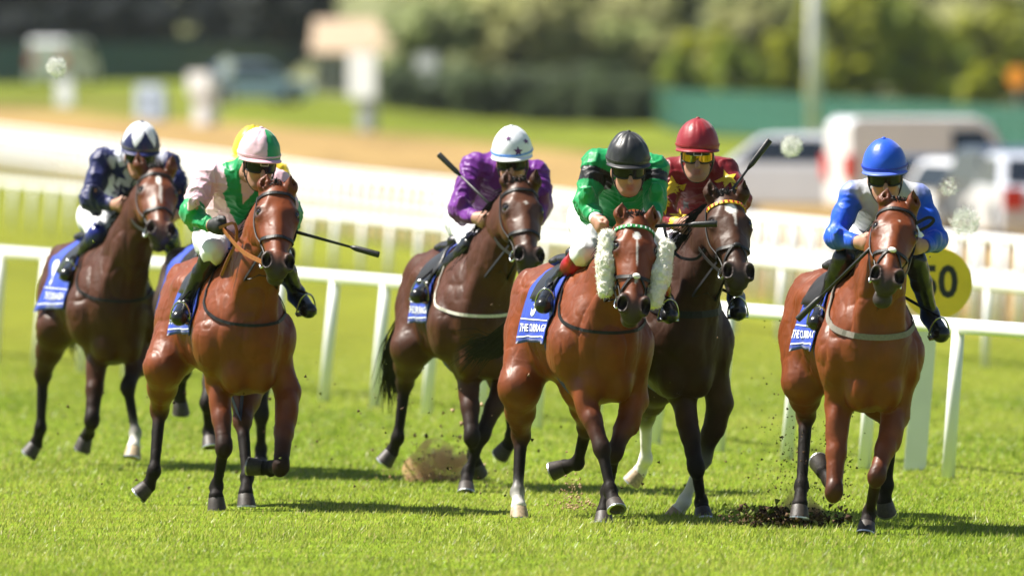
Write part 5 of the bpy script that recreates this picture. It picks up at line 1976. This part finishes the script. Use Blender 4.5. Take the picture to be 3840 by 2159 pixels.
    # cuffs
    for (E_, W_) in ((EL, WL), (ER, WR)):
        dd = unit(W_ - E_)
        c0 = W_ - (W_ - E_) * 0.085
        cu = Body(); cu.cone(c0 - dd * 0.008, c0 + dd * 0.016, 0.042, 0.040, 0.01)
        V, Fq = cu.mesh(0.006)
        obj('cuff', V, Fq, mat('cuff_' + j['key'], j.get('cuff_col', tuple(cs * 0.5)), rough=0.6), root)
    # --- reins: a strap from each bit ring to the fists, part of the horse's bridle
    rm = {'brown': M_BROWNL}.get(j.get('rein'), M_BLACKL)
    for bit, grip in ((H.bits[0], gripL), (H.bits[1], gripR)):
        mid = (bit + grip) / 2 - up * 0.035
        pth = smooth_path([bit, mid, grip], 14)
        m = MB(); ribbon(m, pth, [H.lat * (1 if bit is H.bits[1] else -1)] * 14, 0.026 if j.get('rein') else 0.018, 0.005)
        m.obj('rein', rm, H.root, smooth=False)
    lp = smooth_path([gripL, (gripL + gripR) / 2 - up * 0.10 + H.fwd * 0.05, gripR], 14)
    m = MB(); ribbon(m, lp, [H.fwd] * 14, 0.018, 0.005)
    m.obj('rein', rm, H.root, smooth=False)
    if 'loop' in j:      # slack of the rein hanging from the fist
        pl = smooth_path([P(q) for q in j['loop']], 20)
        m = MB(); ribbon(m, pl, [np.array([0.3, -1.0, 0.1])] * 20, 0.017, 0.005)
        m.obj('rein', rm, H.root, smooth=False)
    if 'whip' in j:
        w0, w1 = P(j['whip'][0]), P(j['whip'][1])
        dv = w1 - w0
        wl = j['whip_label']
        e = empty('whip', w0, wl, 'whip', 'whips carried by the jockeys')
        fl = j.get('flap', 0.36)
        MB().tube([w0 - unit(dv) * 0.10, w0, w0 + dv * (1 - fl)], [0.011, 0.010, 0.007], 8).obj('shaft', M_WHIP, e)
        MB().tube([w0 + dv * (1 - fl) , w0 + dv * (1 - fl * 0.8), w0 + dv * 0.99, w1], [0.007, 0.0165, 0.0185, 0.0175], 10, flat=0.7).obj('padded_tip', M_WHIP, e)
    return root


def band(V, S, E, r0, r1, rad=0.14):
    """mask of the sleeve between two fractions of the upper arm"""
    t = ((V - S) @ (E - S)) / np.dot(E - S, E - S)
    q = np.linalg.norm((V - S) - t[:, None] * (E - S), axis=1)
    return (t > r0) & (t < r1) & (q < rad)


NAVY = (0.010, 0.014, 0.085); LILAC = (0.52, 0.54, 0.64); PINK = (0.70, 0.47, 0.54); GREEN = (0.004, 0.26, 0.075)
PURPLE = (0.13, 0.015, 0.21); BLACK = (0.010, 0.010, 0.012); MAROON = (0.19, 0.008, 0.014); YELLOW = (0.72, 0.52, 0.02)
BLUE = (0.010, 0.085, 0.62); SILVER = (0.46, 0.47, 0.50)


def in_poly(u, v, poly):
    c = np.zeros(len(u), bool)
    n = len(poly)
    for i in range(n):
        (x0, y0), (x1, y1) = poly[i], poly[(i + 1) % n]
        if y0 == y1: continue
        c ^= ((y0 > v) != (y1 > v)) & (u < (x1 - x0) * (v - y0) / (y1 - y0) + x0)
    return c


def paint_B(V, C, k):
    # front panel: green, pointed at the hem, with a pink V left open at the throat
    u = 1920 + V[:, 0] * FPX / V[:, 1]; v = HOR + (CAM_H - V[:, 2]) * FPX / V[:, 1]
    pu, pv = (u - 600) * 1.508, (v - 440) * 1.508
    poly = [(332, 190), (345, 100), (520, 100), (455, 360), (470, 492), (545, 405), (600, 470), (440, 614), (395, 530), (358, 430), (385, 395)]
    front = V[:, 1] < k['hips'][1] - 0.12
    C[in_poly(pu, pv, poly) & front] = GREEN
    for S, E, W in ((k['SL'], k['EL'], k['WL']), (k['SR'], k['ER'], k['WR'])):
        tt = ((V - S) @ unit(E - S)) / np.linalg.norm(E - S)
        q2 = np.linalg.norm((V - S) - (tt * np.linalg.norm(E - S))[:, None] * unit(E - S), axis=1)
        t = (V - E) @ unit(W - E)
        q = np.linalg.norm((V - E) - np.clip(t, 0, 1)[:, None] * unit(W - E), axis=1)
        C[((tt > 0.78) & (tt < 1.4) & (q2 < 0.11)) | ((t > 0.02) & (q < 0.085))] = GREEN
    return C


def paint_D(V, C, k):
    for S, E in ((k['SL'], k['EL']), (k['SR'], k['ER'])):
        C[band(V, S, E, 0.22, 0.56, 0.12)] = BLACK
    return C


def cap_A(lx, ly, lz, C):
    ang = np.arctan2(lx, ly)
    t = np.mod(ang / (2 * np.pi) * 6 + 0.30, 1.0)
    tri = np.abs(t - 0.5) * 2
    C[lz > 0.062 + 0.105 * (1 - tri) * 1.0] = (0.82, 0.84, 0.90)
    C[lz > 0.160] = (0.82, 0.84, 0.90)
    return C


def cap_B(lx, ly, lz, C):
    q = ((lx > 0.012) & (ly > -0.0)) | ((lx < 0.012) & (ly < -0.06))
    C[q] = GREEN
    return C


JK = {}
JK['F'] = dict(key='F', label='jockey in royal blue cap and grey silks with blue sleeves', head=(493, 160, 0.22), pitch=10, roll=2,
    hip=(480, 345, 0.95), L=[(384, 228, 0.42), (320, 376, 0.34), (398, 392, 0.16), (440, 395, 0.05)],
    R=[(606, 236, 0.42), (674, 384, 0.34), (628, 404, 0.16), (592, 408, 0.05)],
    KL=[(352, 450, 0.36), (283, 622, 0.62), (258, 668, 0.46)], KR=[(598, 455, 0.40), (648, 640, 0.66), (686, 708, 0.52)],
    body_col=SILVER, sleeve_col=BLUE, cap_col=BLUE, peak_col=(0.08, 0.14, 0.62), band_col=(0.004, 0.03, 0.40), cuff_col=(0.01, 0.02, 0.16), cap_crease=0.0008, fold=0.5, boot_up=0.34, puff=0.92, yoke=SILVER,
    whip=[(428, 428, -0.02), (193, 658, 0.10)], whip_label='black padded whip pointing down beside the rightmost bay horse', spare=False,
    loop=[(596, 330, -0.12), (640, 308, -0.1), (660, 316, -0.1), (645, 335, -0.1), (612, 352, -0.1)])
JK['B'] = dict(key='B', label='jockey in pink and green silks with quartered cap and black gloves', head=(487, 160, 0.20), pitch=10, hyaw=14, roll=-3,
    hip=(395, 420, 0.95), L=[(304, 214, 0.45), (240, 340, 0.32), (312, 386, 0.14), (352, 390, 0.04)],
    R=[(550, 232, 0.45), (600, 340, 0.36), (600, 400, 0.16), (596, 425, 0.05)],
    KL=[(325, 478, 0.38), (228, 665, 0.62), (202, 716, 0.46)], KR=[(560, 500, 0.44), (622, 630, 0.66), (664, 690, 0.50)],
    body_col=PINK, sleeve_col=PINK, cap_col=PINK, cap_paint=cap_B, paint=paint_B, peak_col=(0.75, 0.42, 0.5), cuff_col=GREEN, glove=True, vox=0.0062, rein='brown', spare=True, stubble=0.6,
    whip=[(628, 412, 0.05), (916, 491, -0.10)], whip_label='black padded whip sticking out right of the bright bay horse head',
    loop=[(345, 395, 0.0), (398, 380, -0.02), (405, 440, 0.02), (370, 520, 0.05), (352, 565, 0.08)])
JK['C'] = dict(key='C', label='jockey in purple silks and white cap with purple stars', head=(537, 155, 0.22), pitch=13, hyaw=-3, roll=2,
    hip=(430, 375, 0.95), L=[(396, 184, 0.48), (338, 340, 0.36), (398, 372, 0.16), (442, 392, 0.05)],
    R=[(628, 210, 0.48), (650, 320, 0.36), (628, 380, 0.18), (600, 400, 0.08)],
    KL=[(385, 478, 0.36), (225, 632, 0.66), (186, 664, 0.50)],
    body_col=PURPLE, sleeve_col=PURPLE, cap_col=(0.80, 0.81, 0.86), band_col=(0.06, 0.25, 0.75), peak_col=(0.78, 0.8, 0.86), cuff_col=PURPLE, cap_crease=0.001,
    cap_stars=[((521, 71, 0.05), 0.020, (0.10, 0.012, 0.13), 0), ((588, 76, 0.05), 0.020, (0.10, 0.012, 0.13), 20), ((559, 122, 0.05), 0.031, (0.10, 0.012, 0.13), 5)],
    whip=[(448, 318, 0.16), (263, 138, 0.30)], whip_label='black whip held up left of the purple jockey', flap=0.45, boot_up=0.10)
JK['D'] = dict(key='D', label='jockey in green silks with black armbands and black cap', head=(497, 172, 0.18), pitch=12, hyaw=6, roll=0,
    hip=(430, 340, 0.95), L=[(388, 160, 0.45), (347, 292, 0.34), (385, 352, 0.16), (406, 400, 0.05)],
    R=[(590, 178, 0.45), (590, 285, 0.34), (588, 350, 0.18), (586, 392, 0.08)],
    KL=[(342, 470, 0.36), (240, 585, 0.64), (203, 655, 0.46)], KR=[(600, 560, 0.45), (625, 640, 0.64), (640, 690, 0.50)],
    body_col=GREEN, sleeve_col=GREEN, cap_col=(0.018, 0.018, 0.021), paint=paint_D, boot_top=(0.42, 0.015, 0.02), cuff_col=(0.75, 0.75, 0.77), cap_crease=0.0035,
    whip=[(606, 378, 0.02), (806, 370, -0.05)], whip_label='black whip lying level in front of the maroon jockey', flap=0.5)
JK['E'] = dict(key='E', label='jockey in maroon silks with yellow stars and mirrored goggles', head=(307, 142, 0.22), pitch=6, hyaw=0, roll=-1,
    hip=(290, 370, 0.95), L=[(214, 208, 0.46), (190, 340, 0.36), (238, 386, 0.18), (276, 396, 0.06)],
    R=[(400, 203, 0.46), (452, 300, 0.36), (410, 345, 0.18), (372, 372, 0.08)],
    KL=[(235, 470, 0.36), (175, 640, 0.64), (155, 690, 0.50)], KR=[(420, 520, 0.45), (440, 640, 0.64), (447, 690, 0.50)],
    body_col=MAROON, sleeve_col=MAROON, cap_col=(0.26, 0.010, 0.018), mirror=True, spare=True, cuff_col=YELLOW, cap_crease=0.002, boot_top=(0.6, 0.6, 0.62), boot_knee=(0.7, 0.7, 0.72),
    stars=[((214, 248, 0.3), (-0.35, -1, 0.35), 0.070, 'yellow_star', YELLOW, 12), ((205, 318, 0.28), (-0.35, -1, 0.2), 0.070, 'yellow_star', YELLOW, 40),
           ((244, 362, 0.2), (-0.1, -1, 0.6), 0.060, 'yellow_star', YELLOW, 0), ((424, 218, 0.3), (0.4, -1, 0.4), 0.060, 'yellow_star', YELLOW, 10),
           ((446, 268, 0.3), (0.4, -1, 0.2), 0.055, 'yellow_star', YELLOW, 25), ((255, 275, 0.3), (-0.1, -1, 0.3), 0.030, 'dark_star', BLACK, 0)],
    whip=[(402, 300, 0.05), (556, 97, 0.12)], whip_label='thin black whip raised right of the maroon jockey', flap=0.5,
    loop=[(190, 385, 0.0), (205, 440, -0.05), (240, 495, -0.08), (300, 505, -0.1), (335, 470, -0.1)])
JK['A'] = dict(key='A', label='jockey in navy and pale silks with white diamonds on navy cap', head=(488, 162, 0.20), pitch=14, hyaw=4, roll=-3,
    hip=(385, 400, 0.95), L=[(340, 190, 0.48), (290, 345, 0.36), (385, 366, 0.18), (430, 366, 0.06)],
    R=[(598, 205, 0.48), (650, 330, 0.38), (630, 400, 0.18), (600, 420, 0.08)],
    KL=[(322, 480, 0.36), (238, 605, 0.64), (200, 640, 0.50)], KR=[(600, 480, 0.40), (625, 570, 0.6), (640, 600, 0.5)],
    body_col=LILAC, sleeve_col=NAVY, cap_col=NAVY, cap_paint=cap_A, cuff_col=(0.01, 0.01, 0.02), cap_crease=0.001, boot_knee=(0.012, 0.018, 0.16), boot_up=0.12, band_col=(0.1, 0.09, 0.1),
    stars=[((392, 222, 0.3), (-0.1, -1, 0.2), 0.072, 'navy_star', NAVY, 10), ((450, 295, 0.3), (0, -1, 0.2), 0.075, 'navy_star', NAVY, -15), ((370, 300, 0.3), (-0.2, -1, 0.1), 0.06, 'navy_star', NAVY, 30),
           ((360, 130, 0.4), (-0.2, -0.6, 1), 0.05, 'navy_star', NAVY, 30)])
JK['G'] = dict(key='G', label='jockey in yellow cap and red silks hidden behind pink and green jockey', head=(466, 146, 0.20), pitch=12,
    hip=(440, 380, 0.95), L=[(392, 200, 0.48), (350, 320, 0.36), (400, 350, 0.18), (440, 360, 0.06)],
    R=[(552, 205, 0.48), (590, 310, 0.38), (580, 350, 0.18), (560, 360, 0.08)],
    KL=[(345, 430, 0.36), (270, 570, 0.62), (250, 610, 0.5)],
    body_col=(0.75, 0.03, 0.03), sleeve_col=YELLOW, cap_col=(0.86, 0.60, 0.02), cuff_col=YELLOW)
# ----------------------------------------------------------------------------
# flying turf, dust and thistledown
# ----------------------------------------------------------------------------
def dirt_cloud(label, blobs, seed, cols):
    """kicked-up earth: many small crumbs thrown round a hoof"""
    rg = np.random.default_rng(seed)
    Vs = []; Fs = []; Cs = []
    tet = np.array([(1, 1, 1), (1, -1, -1), (-1, 1, -1), (-1, -1, 1)], float)
    k = 0
    for (c, sg, n, r0, r1) in blobs:
        for i in range(n):
            p = np.array(c) + rg.normal(0, 1, 3) * np.array(sg)
            if p[2] < 0.01: p[2] = abs(p[2]) * 0.5 + 0.01
            r = r0 + (r1 - r0) * rg.random() ** 3
            M, _ = np.linalg.qr(rg.normal(0, 1, (3, 3)))
            Vs.append(p + (tet * r * (0.6 + 0.8 * rg.random((4, 3)))) @ M.T)
            Fs += [(k, k + 1, k + 2), (k, k + 3, k + 1), (k, k + 2, k + 3), (k + 1, k + 3, k + 2)]
            c_ = np.array(cols[rg.integers(0, len(cols))]) * rg.uniform(0.6, 1.3)
            Cs += [c_] * 4
            k += 4
    o = obj('flying_dirt', np.concatenate(Vs), np.array(Fs), mat('earth_crumbs', vcol=True, rough=0.95, spec=0.1), None, np.array(Cs), smooth=False)
    props(o, label, 'dirt', kind='stuff')


def dust_puff(label, pts, col=(0.84, 0.56, 0.36), dens=26.0):
    """a soft puff of dust: closed lumpy shell filled with a thin brown volume"""
    b = Body()
    for (c, r) in pts:
        b.ball(c, r, 0.10)
    V, Fq = b.mesh(0.022)
    m = bpy.data.materials.new('soil_dust'); m.use_nodes = True
    nt = m.node_tree; nt.nodes.clear()
    out = nt.nodes.new('ShaderNodeOutputMaterial'); pv = nt.nodes.new('ShaderNodeVolumePrincipled')
    pv.inputs['Color'].default_value = (*col, 1)
    n = nt.nodes.new('ShaderNodeTexNoise'); n.inputs['Scale'].default_value = 11.0; n.inputs['Detail'].default_value = 4
    mr = nt.nodes.new('ShaderNodeMapRange'); mr.inputs['From Min'].default_value = 0.40; mr.inputs['From Max'].default_value = 0.68
    mr.inputs['To Min'].default_value = 0.0; mr.inputs['To Max'].default_value = dens
    tc = nt.nodes.new('ShaderNodeTexCoord')
    nt.links.new(tc.outputs['Object'], n.inputs['Vector']); nt.links.new(n.outputs['Fac'], mr.inputs['Value'])
    nt.links.new(mr.outputs['Result'], pv.inputs['Density']); nt.links.new(pv.outputs['Volume'], out.inputs['Volume'])
    o = obj('dust_cloud', V, Fq, m, None, loc=tuple(np.array(pts[0][0])))
    props(o, label, 'dust', kind='stuff')


def thistledown(label, u, v, y, r, n, seed):
    rg = np.random.default_rng(seed)
    c = px(u, v, y)
    paths = []
    for i in range(n):
        d = rg.normal(0, 1, 3); d /= np.linalg.norm(d)
        a = c + d * r * rg.uniform(0.55, 1.0)
        t = unit(rg.normal(0, 1, 3)); ln = r * rg.uniform(0.15, 0.45)
        paths.append([a, a + t * ln * 0.5 + rg.normal(0, 0.003, 3), a + t * ln])
    V, F = strands(paths, 0.0035, 0.0015)
    o = obj('thistledown', V, F, mat('white_down', (0.85, 0.84, 0.82), rough=0.5, trans=0.3), None, loc=tuple(c))
    props(o, label, 'seed fluff', 'thistledown drifting in the air')


def build_details():
    EA = [(0.10, 0.062, 0.035), (0.16, 0.10, 0.06), (0.05, 0.03, 0.018), (0.10, 0.12, 0.03)]
    h = ground_px(3000, 1975)
    dirt_cloud('dark earth kicked up round the hind hoof of the rightmost horse',
               [((h[0] - 0.10, h[1], 0.05), (0.13, 0.12, 0.035), 900, 0.003, 0.016), ((h[0] + 0.02, h[1] + 0.05, 0.30), (0.12, 0.1, 0.17), 480, 0.0015, 0.006),
                ((h[0] + 0.22, h[1], 0.22), (0.06, 0.1, 0.15), 200, 0.0015, 0.006), ((h[0] - 0.1, h[1], 0.5), (0.22, 0.2, 0.26), 110, 0.002, 0.005),
                ((h[0] + 0.17, h[1] - 0.2, 0.52), (0.03, 0.05, 0.06), 60, 0.003, 0.010)], 4, EA)
    p = ground_px(1640, 1805)
    EB = [(0.42, 0.27, 0.17), (0.36, 0.22, 0.13), (0.50, 0.34, 0.22)]
    dirt_cloud('brown soil thrown up behind the purple jockey\'s horse',
               [((p[0] - 0.02, p[1], 0.07), (0.12, 0.15, 0.07), 320, 0.003, 0.009), ((p[0] - 0.03, p[1], 0.05), (0.17, 0.2, 0.05), 160, 0.002, 0.006), ((p[0] + 0.1, p[1], 0.35), (0.25, 0.2, 0.2), 70, 0.003, 0.014)], 6, EB + [EA[2]])
    dust_puff('soft brown dust cloud between the legs of the purple jockey\'s horse', [((p[0] + 0.0, p[1] - 0.1, 0.10), 0.12), ((p[0] - 0.13, p[1] - 0.1, 0.07), 0.09), ((p[0] + 0.13, p[1] - 0.1, 0.08), 0.10), ((p[0] - 0.02, p[1] - 0.1, 0.19), 0.08), ((p[0] + 0.24, p[1] - 0.1, 0.05), 0.06)])
    dust_puff('dark soil cloud low behind the hind hoof of the rightmost horse', [((h[0] - 0.10, h[1] + 0.08, 0.045), 0.06), ((h[0] - 0.19, h[1] + 0.08, 0.03), 0.05), ((h[0] + 0.02, h[1] + 0.10, 0.08), 0.07), ((h[0] + 0.10, h[1] + 0.12, 0.05), 0.05), ((h[0] - 0.02, h[1] + 0.1, 0.17), 0.05)], (0.60, 0.40, 0.27), 26.0)
    q = ground_px(2150, 1915)
    dirt_cloud('thin wisp of soil behind the black-capped jockey\'s horse', [((q[0], q[1], 0.10), (0.035, 0.1, 0.07), 160, 0.002, 0.007), ((q[0] + 0.04, q[1], 0.03), (0.08, 0.1, 0.02), 120, 0.002, 0.007)], 9, EB)
    s = ground_px(800, 1830)
    dirt_cloud('scattered turf crumbs in the air between the leading horses', [((s[0] + 0.3, s[1], 0.35), (1.0, 0.8, 0.3), 110, 0.003, 0.009), ((0.0, 75.0, 0.5), (1.4, 1.0, 0.4), 90, 0.003, 0.009)], 12, EA)
    thistledown('sparkling tuft of white thistledown floating at the top left', 212, 252, 66.0, 0.050, 760, 1)
    thistledown('tuft of white thistledown floating right of the raised thin whip', 2968, 548, 66.0, 0.055, 760, 2)
    thistledown('loose white thistledown floating right of the blue jockey shoulder', 3620, 830, 66.0, 0.075, 460, 3)
    thistledown('faint ring of thistledown above the blue jockey right shoulder', 3558, 700, 66.0, 0.050, 120, 4)


def build_haze():
    """thin summer haze over the whole course"""
    mb = MB(); mb.box((0, 520, 17), (420, 600, 19))
    m = bpy.data.materials.new('summer_haze'); m.use_nodes = True
    nt = m.node_tree; nt.nodes.clear()
    out = nt.nodes.new('ShaderNodeOutputMaterial'); pv = nt.nodes.new('ShaderNodeVolumePrincipled')
    pv.inputs['Color'].default_value = (0.80, 0.89, 1.0, 1)
    pv.inputs['Density'].default_value = HAZE
    nt.links.new(pv.outputs['Volume'], out.inputs['Volume'])
    o = mb.obj('haze', m, None, smooth=False)
    props(o, 'thin pale summer haze in the air over the course', 'haze', kind='stuff')


HAZE = 0.00004
# ----------------------------------------------------------------------------
# build everything: setting first, then the field, then small details
# ----------------------------------------------------------------------------
build_ground()
build_grass()
build_background()
build_rails()
build_fifty_sign()
build_vehicles()
for key in ('A', 'G', 'C', 'B', 'E', 'D', 'F'):
    H = build_horse(HD[key])
    build_jockey(JK[key], H, HD[key])
build_details()
build_haze()
for o in bpy.data.objects:
    if '_base' in o: del o['_base']
